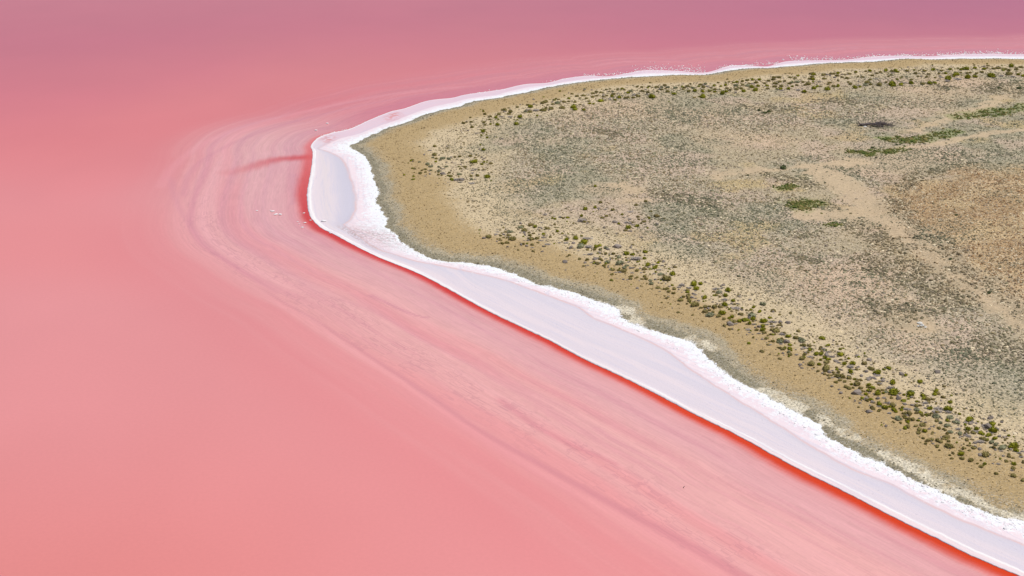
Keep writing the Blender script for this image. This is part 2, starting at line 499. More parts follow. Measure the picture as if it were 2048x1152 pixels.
# pigments
rim = rgb(249, 236, 231); poolc = rgb(221, 211, 216); pinkw = rgb(242, 222, 223); white = rgb(246, 247, 246)
c = np.tile(poolc, G.shape[:2] + (1,))
def mx(c, d, w): return c * (1 - w[..., None]) + np.asarray(d) * w[..., None]
c = mx(c, rgb(233, 216, 216), .8 * sstep(.55, .15, V + .25 * (nB - .5)))
c = mx(c, rgb(212, 203, 210), .30 * sstep(.5, .68, nB) * (V < .5) * sstep(44, 50, T))
tl = sstep(34, 37, T) * sstep(44, 42, T)
c = mx(c, rgb(206, 200, 210), .8 * tl * sstep(.22, .42, V) * (V < .5))
c = mx(c, rgb(226, 212, 208), .5 * tl * np.exp(-((V - .2) / .05) ** 2))
c = mx(c, rgb(230, 196, 204), .8 * farm * (V < .55))
c = mx(c, pinkw, (V >= .5) * sstep(.5, .56, V))
lw = np.interp(T, [34, 46, 49, 56, 66, 80], [.35, .25, .38, .32, .28, .28])
c = mx(c, rgb(230, 188, 180), .75 * np.exp(-(wL / lw) ** 2) * (1 - farm) * sstep(.15, .5, nB + .2))
sp = sstep(.64, .92, V + .50 * (nA - .5) + .40 * (nC - .5))
c = mx(c, white, sp)
c = mx(c, white, sstep(1.2, .3, wE) * farm)
rimT = np.interp(T, [50, 60, 66], [0., .5, 1.])[..., None]
rimc = rim * (1 - rimT) + rgb(240, 218, 216) * rimT
rw = sstep(ridge_at * 1.25, ridge_at * .8, wW) * (1 - .3 * farm)
c = c * (1 - rw[..., None]) + rimc * rw[..., None]
c = mx(c, rim, 0 * sstep(ridge_at * 1.25, ridge_at * .8, wW) * (1 - .3 * farm))
c = mx(c, rgb(250, 246, 240), np.clip(rd * 1.1, 0, 1))
c = mx(c, rgb(248, 240, 238), sstep(.5, .1, wW) * np.maximum(farm, sstep(54, 46, T)))
# reddish salt near the lobes' joint and along the far shore
jm = np.exp(-((T - 44.7) / 1.6) ** 2) * (V > .3) * (V < .96)
c = mx(c, rgb(205, 165, 165), .75 * jm * sstep(.52, .62, nC))
c = mx(c, rgb(160, 150, 140), .55 * jm * sstep(.60, .66, flat_fbm(G[..., 0] * 3.1, G[..., 1] * 3.1, 2, 66)))
for a, b in ((32.6, .5), (29.0, .45)):
    c = mx(c, rgb(216, 120, 110), .75 * np.exp(-((T - a) / b) ** 2) * sstep(.05, .15, V) * sstep(.6, .35, V) * sstep(.4, .6, nA))
spk = sstep(.80, 1.0, V) * 0.55 + .8 * jm
spk = np.maximum(spk, .55 * np.exp(-((V - .40) / .07) ** 2) * sstep(48, 52, T) * sstep(64, 60, T))
spk = np.maximum(spk, .5 * tl * np.exp(-((V - .40) / .08) ** 2))
# a crust edge standing out of the water, and a skirt under the sand
nr = len(sel)
skW = Wp - left_normal(W_)[sel] * -0.05
bot = np.dstack([np.concatenate([(Wp[:, None]), G], 1)])
Zb = np.concatenate([np.full((nr, 1), -0.25), Z], 1)
cb = np.concatenate([np.tile(rgb(240, 225, 220), (nr, 1, 1)), c], 1)
sb = np.concatenate([np.zeros((nr, 1)), spk], 1)
crb = np.concatenate([np.zeros((nr, 1)), crust], 1)
tail = Ep + left_normal(E_)[sel] * 1.6
bot = np.concatenate([bot, tail[:, None]], 1); Zb = np.concatenate([Zb, np.full((nr, 1), -.15)], 1)
cb = np.concatenate([cb, cb[:, -1:]], 1); sb = np.concatenate([sb, sb[:, -1:]], 1); crb = np.concatenate([crb, crb[:, -1:]], 1)
nc = bot.shape[1]
verts = np.dstack([bot, Zb]).reshape(-1, 3)
me = mesh_from('salt_flat', verts, grid_faces(nr, nc)[:, ::-1], np.clip(cb.reshape(-1, 3) * 0.93, 0, .9),
               {'speck': sb.ravel(), 'crust': crb.ravel(), 'shore_s': np.repeat(ws[:, None], nc, 1).ravel(), 'shore_w': np.linalg.norm(bot - Wp[:, None], axis=2).ravel()})
m = NT('dried_salt')
p = m.pos()
base = m.attr('pigment', 'Color')
cr = m.attr('crust')
fine = m.noise(p, 3.5, 5, .7)
c = m.scale(base, m.math('ADD', 1.0, m.math('MULTIPLY', m.math('SUBTRACT', fine, .5), m.math('ADD', .05, m.math('MULTIPLY', cr, .22)))))
sv = m.comb(m.math('MULTIPLY', m.attr('shore_s'), .07), m.math('MULTIPLY', m.attr('shore_w'), 1.5))
lay = m.noise(sv, 1.0, 5, .65)
c = m.mix(m.math('MULTIPLY', m.rng(lay, .46, .66), m.math('MULTIPLY', m.math('SUBTRACT', 1.0, cr, True), .50)), c, (.60, .555, .63, 1))
flk = m.math('MULTIPLY', m.rng(m.noise(p, 1.9, 4, .8), .60, .66), m.rng(lay, .44, .56))
c = m.mix(m.math('MULTIPLY', flk, m.math('MULTIPLY', m.math('SUBTRACT', 1.0, cr, True), .48)), c, (.40, .36, .42, 1))
dk = m.rng(m.noise(p, 2.6, 4, .75), .60, .70)
c = m.mix(m.math('MULTIPLY', m.math('MULTIPLY', dk, m.attr('speck')), .6), c, (.30, .27, .23, 1))
m.bump(m.noise(p, 2.2, 5, .7), 0.5, 0.10)
mat_salt = m.fin(c, .62, .25)
salt = link(bpy.data.objects.new('salt_flat', me)); salt.data.materials.append(mat_salt)
tag(salt, kind='structure')

# ------------------------------------------------------------------ the island: sand, scrub soil, washes and the low hill
MASK = {
 'track': [([(1640,345),(1690,372),(1730,402),(1770,432),(1810,462),(1860,497),(1910,535),(1960,575),(2010,607),(2060,642)], 4.3, 2.0),
           ([(1700,385),(1735,405),(1780,440)], 3.8, 3.0),
           ([(1720,322),(1640,332),(1560,338),(1490,345),(1430,352)], 1.5, 3.2),
           ([(2060,258),(2000,264),(1950,272),(1900,282),(1860,291),(1800,296)], 1.4, 1.6),
           ([(2050,165),(1990,205),(1930,228),(1880,242),(1830,262)], 1.6, 3.0),
           ([(1230,370),(1255,376),(1275,384)], 1.6, 3.0), ([(1250,404),(1295,402)], 1.4, 2.6),
           ([(1820,640),(1845,655)], 3.5, 2.0), ([(1540,218),(1500,212)], 1.8, 3.0), ([(1630,430),(1690,425),(1730,440)], 5, 3)],
 'pale':  [([(1234,614),(1252,619),(1268,632),(1282,646)], 1.1, 1.2), ([(1385,677),(1405,684),(1430,698)], 1.2, 1.2),
           ([(1520,780),(1560,797),(1600,819)], .8, 1.1), ([(1638,832),(1670,853),(1720,882)], .8, 1.0), ([(1770,908),(1830,938)], .9, .8),
           ([(1850,950),(1910,985),(1990,1020),(2060,1037)], .7, 1.0)],
 'grass': [([(1776,277),(1800,281),(1830,281),(1850,277),(1875,271),(1908,263)], 3.0, 1.4), ([(1922,234),(1960,229),(2000,223),(2060,213)], 3.4, 2.5),
           ([(1752,303),(1780,303),(1805,298)], 1.5, 2.0), ([(1586,413),(1605,409),(1622,406)], 2.6, 3.0), ([(1568,378),(1582,372)], 1.6, 1.6),
           ([(1655,450),(1674,450)], 1.2, 1.0), ([(1700,303),(1722,304)], 1.4, 2.0), ([(1735,310),(1745,309)], 1.2, 1.0)],
 'dark':  [([(1600,470),(1640,466)], 1.2, 2), ([(1598,516),(1622,524)], 1.6, 1.5), ([(1585,372),(1630,372)], 2, 3), ([(1700,445),(1740,465),(1770,490),(1800,520),(1850,555),(1890,590)], 3.2, 3.5), ([(1750,520),(1800,545),(1860,570),(1900,600)], 4.5, 3.5),
           ([(1640,408),(1665,418)], 2.5, 2), ([(1790,405),(1810,440),(1850,470),(1890,500),(1930,540),(1990,585),(2060,640)], 2.2, 3.0),
           ([(1800,380),(1840,356),(1890,335),(1930,325)], 1.8, 2.0), ([(1990,180),(2020,178),(2060,168)], 6, 4), ([(1500,215),(1530,218),(1570,217)], 3, 3),
           ([(1880,175),(1900,176)], 3.0, 3.0), ([(1655,203),(1690,204)], 3, 3), ([(1540,350),(1600,360)], 2.5, 2), ([(1990,690),(2050,720)], 4, 4), ([(1760,610),(1800,640),(1830,620)], 3, 3),
           ([(1330,392),(1385,402),(1425,418)], 3, 5), ([(1195,263),(1235,267)], 2, 4), ([(1935,705),(1990,715)], 2.2, 2)],
}
MASK_W = {k: [(np.column_stack(land_at([q[0] for q in path], [q[1] for q in path])[:2]), w, s) for path, w, s in v] for k, v in MASK.items()}
def mask(kind, x, y, jit):
    out = np.zeros(x.shape)
    for P, w, soft in MASK_W[kind]:
        d, _ = seg_dist(x, y, P)
        out = np.maximum(out, sstep(w + soft, w - soft * .3, d + jit * soft * 1.4))
    return out
# grey scrub areas: centre and radii on the survey photo
SCRUB = [(1200,262,150,40),(1330,235,180,22),(1500,240,110,25),(1640,228,120,22),(1790,205,140,12),(1290,330,120,50),(1380,400,110,45),(1430,470,110,55),(1530,520,110,60),(1640,560,130,60),
         (1750,600,140,65),(1900,640,120,50),(1950,720,130,60),(1820,690,110,45),(2040,740,90,60),(1130,300,90,45),(1080,350,70,50),(1620,330,70,18),(1700,360,80,20),(1900,310,120,16),(1760,420,60,30),(2040,560,60,60),(2040,180,70,14),(1560,440,100,50)]
SCRUB_W = []
for cx, cy, rx, ry in SCRUB:
    gx, gy, _ = land_at([cx, cx + rx, cx, cx], [cy, cy, cy - ry, cy + ry])
    SCRUB_W.append((gx[0], (gy[1 + 1] + gy[3]) / 2, abs(gx[1] - gx[0]), abs(gy[2] - gy[3]) / 2))
def scrub(x, y):
    o = np.zeros(x.shape)
    for cx, cy, rx, ry in SCRUB_W:
        o = np.maximum(o, 1 - np.clip(np.hypot((x - cx) / rx, (y - cy) / ry) / 1.25, 0, 1) ** 2)
    return np.clip(o * 1.35, 0, 1)
def hillmask(x, y):
    r = np.hypot((x - HX) / 62.0, (y - HY) / 74.0)
    return sstep(1.0, .66, r + .35 * (fbm(x / 11, y / 11, 3, 86) - .5))
def fields(x, y, de):
    j = fbm(x / 3.0, y / 3.0, 4, 71) * 2 - 1
    f = {k: mask(k, x, y, j) for k in MASK_W}
    f['scrub'] = scrub(x, y) * sstep(16, 32, de + 6 * j) * (1 - .8 * f['track'])
    f['hill'] = hillmask(x + 6 * j, y + 6 * j)
    f['j'] = j
    return f
def land_pigment(x, y, de, f):
    n1 = fbm(x / 9, y / 9, 4, 81); n2 = fbm(x / 1.6, y / 1.6, 3, 82); n3 = fbm(x / 34, y / 34, 3, 83)
    c = np.tile(rgb(208, 187, 150), (len(x), 1))                     # cream sand
    oc = sstep(26, 8, de + 7 * (n1 - .5) + 6 * (n3 - .5))                    # ochre sand band
    fr = sstep(6.0, 2.0, de + 5.0 * (n1 - .5) + 2.2 * (n2 - .5))
    dk = sstep(3.0, .6, de + 3.2 * (n1 - .5) + 1.6 * (n2 - .5))
    c = mix(c, rgb(238, 226, 198), .85 * f['pale'] * sstep(.3, .55, n2 + .25 * (n1 - .5)))
    dk = np.maximum(dk, np.exp(-((de - 1.0) / .8) ** 2)) * (1 - .8 * f['pale'])
    fr = fr * (1 - .8 * f['pale']); oc = oc * (1 - .9 * f['pale'])
    inl = sstep(24, 44, de + 10 * (n1 - .5))
    c = mix(c, rgb(180, 164, 134), .85 * inl)
    c = mix(c, rgb(188, 172, 146), .80 * f['scrub'])
    n4 = fbm(x / 17 + 9, y / 23, 4, 84); n5 = fbm(x / 12, y / 14 + 7, 4, 85)
    c = mix(c, rgb(150, 148, 124), .55 * inl * sstep(.50, .66, n4) * (1 - f['track']))
    c = mix(c, rgb(205, 178, 156), .55 * inl * sstep(.52, .68, n5))
    c = mix(c, rgb(214, 182, 148), .45 * inl * sstep(.52, .72, n3))
    c = mix(c, rgb(196, 168, 108), .5 * inl * sstep(.56, .70, n1) * sstep(.5, .4, n3))
    c = mix(c, rgb(200, 171, 126), .85 * f['hill'])
    c = mix(c, rgb(166, 132, 94), .55 * f['hill'] * sstep(.46, .62, n1))
    c = mix(c, rgb(200, 176, 142), .88 * f['track'] * sstep(.12, .42, n2 + .3 * (n1 - .3)))
    c = mix(c, rgb(138, 130, 106), .40 * f['dark'] * sstep(.35, .6, n2))
    c = mix(c, rgb(116, 136, 64), .45 * f['grass'])
    c = c * (1 + .16 * (n2 - .5))[:, None]
    # salt grains blown over the first metre or so
    c = mix(c, rgb(240, 240, 236), sstep(.55, -.5, de + 1.3 * (n2 - .5) + .8 * (n1 - .5)))
    blown = sstep(.55, -.5, de + 1.3 * (n2 - .5) + .8 * (n1 - .5))
    return c, oc * (1 - blown), fr * (1 - blown), dk * (1 - blown)
ys = [140.0]
while ys[-1] < 566:
    ys.append(ys[-1] + 0.46 + (ys[-1] - 140) * 0.0024)
ys = np.array([-100., 60.] + ys + [570.])
NU = 560
xl = -62.0
xr = 78 + 0.42 * np.clip(ys, 100, 600)
u = np.linspace(0, 1, NU)
u = np.concatenate([u, [2.5, 9.0]])
X = xl + u[None] * (xr - xl)[:, None]; Y = np.repeat(ys[:, None], len(u), 1)
x = X.ravel(); y = Y.ravel()
de = inside_dist(x, y)
z = land_z(x, y, de)
ff = fields(x, y, de)
pig, a_oc, a_fr, a_dk = land_pigment(x, y, de, ff)
F = grid_faces(len(ys), len(u))
keep = (de[F] > -1.6).all(axis=1)
used = np.unique(F[keep]); remap = -np.ones(len(x), dtype=np.int64); remap[used] = np.arange(len(used))
fringe = sstep(7, 2.5, de)
grainy = np.clip(.55 + .5 * sstep(20, 30, de) * 1.0 + .6 * ff['hill'] + .35 * fringe - .6 * ff['track'], .1, 1.2)
me = mesh_from('island_ground', np.column_stack([x, y, z])[used], remap[F[keep]], np.clip(pig * .92, 0, .85)[used],
               {'ochre': a_oc[used], 'damp': a_fr[used], 'crustline': a_dk[used], 'grainy': grainy[used], 'fringe': fringe[used], 'hilly': ff['hill'][used]})
m = NT('sandy_soil')
p = m.pos()
base = m.attr('pigment', 'Color')
g1 = m.noise(p, 2.0, 4, .75); g2 = m.noise(p, 6.0, 3, .7)
gr = m.attr('grainy')
d1 = m.noise(p, 2.3, 4, .8); d2 = m.noise(p, 3.1, 4, .8)
def dither(nm, ns, amt):
    return m.rng(m.math('ADD', m.attr(nm), m.math('MULTIPLY', m.math('SUBTRACT', ns, .5), amt)), .30, .70)
base = m.mix(m.math('MULTIPLY', dither('ochre', d1, 1.9), .92), base, tuple(rgb(182, 155, 109) * .92) + (1,))
base = m.mix(m.math('MULTIPLY', dither('damp', d2, 2.2), .85), base, tuple(rgb(182, 168, 138) * .92) + (1,))
base = m.mix(m.math('MULTIPLY', dither('crustline', d1, 2.4), .75), base, tuple(rgb(138, 130, 104) * .92) + (1,))
k = m.math('ADD', m.math('MULTIPLY', m.math('SUBTRACT', g1, .5), m.math('MULTIPLY', gr, 2.3)), m.math('MULTIPLY', m.math('SUBTRACT', g2, .5), .6))
c = m.scale(base, m.math('ADD', 1.0, k))
dots = m.rng(m.voro(p, 1.25, 'F1'), .18, .34, 1.0, 0.0)
dots = m.math('MULTIPLY', dots, m.rng(m.noise(p, .8, 2), .42, .60))
c = m.mix(m.math('MULTIPLY', dots, m.math('MULTIPLY', gr, .55)), c, (.17, .145, .105, 1))
spk2 = m.math('MULTIPLY', m.rng(m.voro(p, 2.3, 'F1'), .26, .40, 1.0, 0.0), m.rng(m.noise(p, .5, 3), .32, .5))
c = m.mix(m.math('MULTIPLY', spk2, m.math('MULTIPLY', gr, .62)), c, (.215, .18, .125, 1))
peb = m.rng(m.voro(p, 1.9, 'F1'), .12, .26, 1.0, 0.0)
c = m.mix(m.math('MULTIPLY', peb, m.math('MULTIPLY', gr, .42)), c, (.78, .70, .58, 1))
fl = m.rng(m.noise(p, 2.9, 5, .8), .52, .60)
c = m.mix(m.math('MULTIPLY', fl, m.math('MULTIPLY', m.attr('fringe'), .60)), c, (.62, .58, .50, 1))
fd = m.rng(m.noise(p, 2.6, 5, .8), .50, .43)
c = m.mix(m.math('MULTIPLY', fd, m.math('MULTIPLY', m.attr('fringe'), .42)), c, (.20, .185, .13, 1))
m.bump(m.noise(p, 2.0, 5, .75), .55, .22)
mat_land = m.fin(c, .92, .12)
land = link(bpy.data.objects.new('island_ground', me)); land.data.materials.append(mat_land)
tag(land, kind='structure')

# ------------------------------------------------------------------ countless low scrub: one joined mesh per kind
def inview(x, y, pad=14):
    half = (y * 1.064 + 34) * 1024 / FPX
    return (np.abs(x) < half + pad)
def tufts(name, x, y, z, size, hgt, col, mat, rings=2):
    """Small ragged domes of twigs and leaves."""
    n = len(x); K = 4
    ang = RNG.random((n, 1)) * 6.28 + np.arange(K)[None] * (6.28318 / K) + RNG.normal(0, .25, (n, K))
    r1 = size[:, None] * RNG.uniform(.65, 1.3, (n, K)); r2 = r1 * RNG.uniform(.5, .95, (n, K))
    ring1 = np.dstack([x[:, None] + np.cos(ang) * r1, y[:, None] + np.sin(ang) * r1, np.repeat(z[:, None] - .06, K, 1) + hgt[:, None] * RNG.uniform(0, .25, (n, K))])
    a2 = ang + .5
    ring2 = np.dstack([x[:, None] + np.cos(a2) * r2, y[:, None] + np.sin(a2) * r2, z[:, None] + hgt[:, None] * RNG.uniform(.5, 1.05, (n, K))])
    top = np.column_stack([x + RNG.normal(0, .15, n) * size, y + RNG.normal(0, .15, n) * size, z + hgt * RNG.uniform(.9, 1.25, n)])[:, None]
    Vt = np.concatenate([ring1, ring2, top], 1)
    fs = []
    for k in range(K):
        k2 = (k + 1) % K
        fs += [(k, k2, K + k), (k2, K + k2, K + k), (K + k, K + k2, 2 * K)]
    fs = np.array(fs)
    F = (np.arange(n)[:, None, None] * (2 * K + 1) + fs[None]).reshape(-1, 3)
    c = np.repeat(col[:, None], 2 * K + 1, 1).reshape(-1, 3)
    me = mesh_from(name, Vt.reshape(-1, 3), F, c, smooth=False)
    o = link(bpy.data.objects.new(name, me)); o.data.materials.append(mat)
    return o
m = NT('twiggy_leaves')
mat_tuft = m.fin(m.scale(m.attr('pigment', 'Color'), m.math('ADD', .7, m.math('MULTIPLY', m.noise(m.pos(), 5.0, 2), .6))), .9, .1)

NC = 900000
yy = np.sqrt(RNG.uniform(155.0 ** 2, 545.0 ** 2, NC))
# density falls with distance only as far as single tufts stop being visible
xx = RNG.uniform(-1, 1, NC) * ((yy * 1.064 + 34) * 1024 / FPX + 12)
ok = RNG.random(NC) < np.clip((300.0 / yy) ** 1.2, 0, 1)
xx, yy = xx[ok], yy[ok]
ok = (xx > -45)
xx, yy = xx[ok], yy[ok]
de = inside_dist(xx, yy)
ok = de > -0.6
xx, yy, de = xx[ok], yy[ok], de[ok]
f = fields(xx, yy, de)
cl = fbm(xx / 1.7, yy / 1.7, 3, 91); cl2 = fbm(xx / 7, yy / 7, 3, 92)
cream = sstep(16, 24, de)
dens = .05 + .42 * sstep(4.2, 1.2, de + 4 * (cl2 - .5)) * (1 - f['pale']) + .30 * sstep(18, 6, de) + .30 * cream
dens = dens + .24 * f['scrub'] * sstep(.36, .60, cl2 + .35 * (cl - .5)) + .40 * f['scrub']
dens = dens + .36 * f['dark'] + .16 * cream * sstep(.50, .64, fbm(xx / 17 + 9, yy / 23, 4, 84)) + .45 * f['hill']
dens = dens * (.62 + .7 * sstep(.40, .60, cl))
dens = dens * (1 - .93 * f['track'] * (1 - .6 * f['dark'])) * (1 - f['grass'])
ok = RNG.random(len(xx)) < np.clip(dens, 0, 1)
xx, yy, de = xx[ok], yy[ok], de[ok]
f = {k: v[ok] for k, v in f.items()}
zz = land_z(xx, yy, de)
n = len(xx)
far_k = np.clip((yy - 120) / 260, .55, 1.5)
size = RNG.lognormal(-1.72, .36, n) * (.85 + .12 * f['scrub'] + .35 * f['dark'])
size = np.where(de < 5, size * .55, np.where(de < 16, size * .62, size)) * (0.72 + .38 * far_k)
size = np.minimum(size, .5)
hgt = size * RNG.uniform(.4, .8, n)
cA = np.tile(rgb(148, 130, 98), (n, 1))
t = RNG.random(n)
cA = mix(cA, rgb(138, 134, 106), (t < .4) * 1.0 * (.4 + .6 * f['scrub']))
cA = mix(cA, rgb(166, 150, 130), (t > .7) * 1.0)
cA = mix(cA, rgb(172, 132, 94), f['hill'] * RNG.random(n) * 1.0)
cA = mix(cA, rgb(130, 124, 104), sstep(5, 3, de) * .8)
cA = mix(cA, rgb(142, 118, 78), sstep(4, 6, de) * sstep(18, 14, de) * .8)
cA = mix(cA, rgb(126, 116, 90), f['dark'] * .6)
straw = (RNG.random(n) < .22 * sstep(18, 26, de) + .14 * f['hill']) * 1.0
cA = mix(cA, rgb(224, 206, 172), .9 * straw)
hgt = hgt * (1 - .5 * straw)
cA = mix(cA, rgb(120, 122, 98), .6 * sstep(.50, .64, fbm(xx / 17 + 9, yy / 23, 4, 84)) * sstep(20, 30, de) * (1 - straw))
cA = cA * RNG.uniform(.72, 1.2, (n, 1))
o = tufts('low_scrub', xx, yy, zz, size, hgt, cA, mat_tuft)
tag(o, 'countless knee-high grey and brown tufts speckling the sandy island', 'scrub', kind='stuff')
N_SCRUB = n

# bright grass of the washes
gx, gy = [], []
for P, w, soft in MASK_W['grass']:
    for _ in range(int(90 * len(P) * (w + soft))):
        i = random.randrange(len(P) - 1); tt = random.random()
        gx.append(P[i][0] * (1 - tt) + P[i + 1][0] * tt + random.gauss(0, (w + soft * .6) * .62))
        gy.append(P[i][1] * (1 - tt) + P[i + 1][1] * tt + random.gauss(0, (w + soft * .6) * .62))
gx = np.array(gx); gy = np.array(gy); gd = inside_dist(gx, gy)
jj = fbm(gx / 3.0, gy / 3.0, 4, 71) * 2 - 1
gm = mask('grass', gx, gy, jj); ok = (RNG.random(len(gx)) < (gm * .9 + .06) * (.15 + 1.2 * sstep(.36, .6, fbm(gx / 1.5, gy / 1.5, 3, 95)))) & (gd > 3)
gx, gy, gd = gx[ok], gy[ok], gd[ok]
ok = RNG.random(len(gx)) < .5; gx, gy, gd = gx[ok], gy[ok], gd[ok]
n = len(gx); size = RNG.lognormal(-1.35, .35, n)
gc = mix(np.tile(rgb(84, 100, 44), (n, 1)), rgb(138, 122, 76), RNG.random(n) ** 1.5) * RNG.uniform(.75, 1.2, (n, 1))
o = tufts('green_grass', gx, gy, land_z(gx, gy, gd), size, size * .7, gc, mat_tuft)
tag(o, 'fresh green grass growing thick along the damp hollows of the island', 'grass', kind='stuff')

# ------------------------------------------------------------------ shrubs
def leaf_mat(name, a, b, amt=.55):
    m = NT(name)
    nd = m.n('ShaderNodeNewGeometry')
    oi = m.n('ShaderNodeObjectInfo')
    v = m.math('ADD', m.math('MULTIPLY', nd.outputs['Random Per Island'], .6), m.math('MULTIPLY', oi.outputs['Random'], .4))
    c = m.mix(v, (*a, 1), (*b, 1))
    return m.fin(c, .75, .2)
M_BRIGHT = leaf_mat('bright_olive_leaves', rgb(112, 112, 16), rgb(150, 146, 34))
M_OLIVE = leaf_mat('dull_olive_leaves', rgb(120, 109, 56), rgb(154, 140, 84))
M_SAGE = leaf_mat('sage_leaves', rgb(122, 122, 90), rgb(154, 152, 118))
M_DEAD = leaf_mat('dry_twigs', rgb(150, 139, 128), rgb(190, 178, 166))
M_WOOD = leaf_mat('shrub_wood', rgb(92, 76, 62), rgb(120, 102, 86))

def shrub_mesh(name, rnd, mat, hr, lobes, nleaf, leaf):
    """Foliage about 1 m across: overlapping lobes, broken up by leaf clumps standing out of them."""
    bm = bmesh.new()
    L = []
    for i in range(lobes):
        a = rnd.uniform(0, 6.28); rr = (0 if i == 0 else rnd.uniform(.18, .42))
        L.append((math.cos(a) * rr, math.sin(a) * rr * .9, rnd.uniform(.22, .34) if i else .36, hr * rnd.uniform(.7, 1.0) if i else hr))
    for (lx, ly, lr, lh) in L:
        r = bmesh.ops.create_icosphere(bm, subdivisions=2, radius=1.0)
        ph = rnd.uniform(0, 9)
        for v in r['verts']:
            q = v.co.copy()
            k = 1 + .26 * math.sin(5.1 * q.x + ph) * math.sin(4.3 * q.y + 2 * ph) + .16 * math.sin(9 * q.z + 7 * q.x + ph) + rnd.uniform(-.12, .12)
            v.co = Vector((lx + q.x * lr * k, ly + q.y * lr * k, max(-.03, lh * .42 + q.z * lh * .58 * k)))
    for _ in range(nleaf):
        lx, ly, lr, lh = rnd.choice(L)
        a = rnd.uniform(0, 6.28); e = math.asin(rnd.uniform(-.15, 1))
        q = Vector((math.cos(a) * math.cos(e), math.sin(a) * math.cos(e), math.sin(e)))
        k = rnd.uniform(.92, 1.45)
        c = Vector((lx + q.x * lr * k, ly + q.y * lr * k, max(0.01, lh * .42 + q.z * lh * .58 * k)))
        s = leaf * rnd.uniform(.6, 1.5)
        t1 = Vector((rnd.gauss(0, 1), rnd.gauss(0, 1), rnd.gauss(0, 1))).normalized()
        t2 = (q + Vector((rnd.gauss(0, .7), rnd.gauss(0, .7), rnd.gauss(0, .7)))).normalized()
        bm.faces.new([bm.verts.new(c - t1 * s * .5), bm.verts.new(c + t1 * s * .5), bm.verts.new(c + t2 * s * 1.1)])
    me = bpy.data.meshes.new(name); bm.to_mesh(me); bm.free()
    me.materials.append(mat)
    return me
def twig_mesh(name, rnd, hr, ntw):
    """A dead shrub: a low tangle of bare grey stems fanning from one base."""
    bm = bmesh.new()
    for i in range(ntw):
        a = rnd.uniform(0, 6.28); reach = rnd.uniform(.15, .55); h = hr * rnd.uniform(.25, 1.0)
        b0 = Vector((rnd.gauss(0, .12), rnd.gauss(0, .12), 0))
        tip = b0 + Vector((math.cos(a) * reach, math.sin(a) * reach * .8, h))
        mid = b0.lerp(tip, .55) + Vector((rnd.gauss(0, .05), rnd.gauss(0, .05), hr * .18))
        side = Vector((-math.sin(a), math.cos(a), 0)); w = rnd.uniform(.022, .05)
        up = Vector((0, 0, w))
        v = [bm.verts.new(b0 + side * w), bm.verts.new(b0 - side * w), bm.verts.new(b0 + up),
             bm.verts.new(mid + side * w * .9), bm.verts.new(mid - side * w * .9), bm.verts.new(mid + up), bm.verts.new(tip)]
        for q in ((0, 1, 4, 3), (1, 2, 5, 4), (2, 0, 3, 5)): bm.faces.new([v[k] for k in q])
        for q in ((3, 4, 6), (4, 5, 6), (5, 3, 6)): bm.faces.new([v[k] for k in q])
    for _ in range(ntw * 2):
        a = rnd.uniform(0, 6.28); r = abs(rnd.gauss(0, .26))
        c = Vector((math.cos(a) * r, math.sin(a) * r * .85, hr * rnd.uniform(.1, .9) * max(.2, 1 - r * 1.5)))
        t1 = Vector((rnd.gauss(0, 1), rnd.gauss(0, 1), rnd.gauss(0, .5))).normalized(); t2 = Vector((rnd.gauss(0, 1), rnd.gauss(0, 1), rnd.gauss(0, .5))).normalized()
        s = rnd.uniform(.05, .12)
        bm.faces.new([bm.verts.new(c - t1 * s), bm.verts.new(c + t1 * s), bm.verts.new(c + t2 * s)])
    me = bpy.data.meshes.new(name); bm.to_mesh(me); bm.free()
    me.materials.append(M_DEAD)
    return me
def stem_mesh(name, rnd):
    bm = bmesh.new()
    for i in range(5):
        a = i * 1.26 + rnd.uniform(-.4, .4); rr = rnd.uniform(.12, .3)
        top = Vector((math.cos(a) * rr, math.sin(a) * rr, rnd.uniform(.14, .26)))
        lo, hi = [], []
        for k in range(4):
            t = k * math.pi / 2
            lo.append(bm.verts.new((.04 * math.cos(t), .04 * math.sin(t), -.05)))
            hi.append(bm.verts.new(top + Vector((.018 * math.cos(t), .018 * math.sin(t), 0))))
        for k in range(4): bm.faces.new([lo[k], lo[(k + 1) % 4], hi[(k + 1) % 4], hi[k]])
    me = bpy.data.meshes.new(name); bm.to_mesh(me); bm.free()
    me.materials.append(M_WOOD)
    return me
rnd = random.Random(11)
MESHES = {
 'g': [shrub_mesh('foliage', rnd, M_BRIGHT, rnd.uniform(.46, .56), rnd.choice((3, 4, 5)), 170, .11) for _ in range(8)],
 'o': [shrub_mesh('foliage', rnd, M_OLIVE, rnd.uniform(.36, .48), rnd.choice((4, 5, 6)), 190, .10) for _ in range(8)],
 's': [shrub_mesh('foliage', rnd, M_SAGE, rnd.uniform(.34, .46), rnd.choice((4, 5, 6)), 190, .10) for _ in range(6)],
 'd': [twig_mesh('dry_twigs', rnd, rnd.uniform(.20, .30), 110) for _ in range(6)],
}
STEMS = [stem_mesh('woody_stem', rnd) for _ in range(3)]

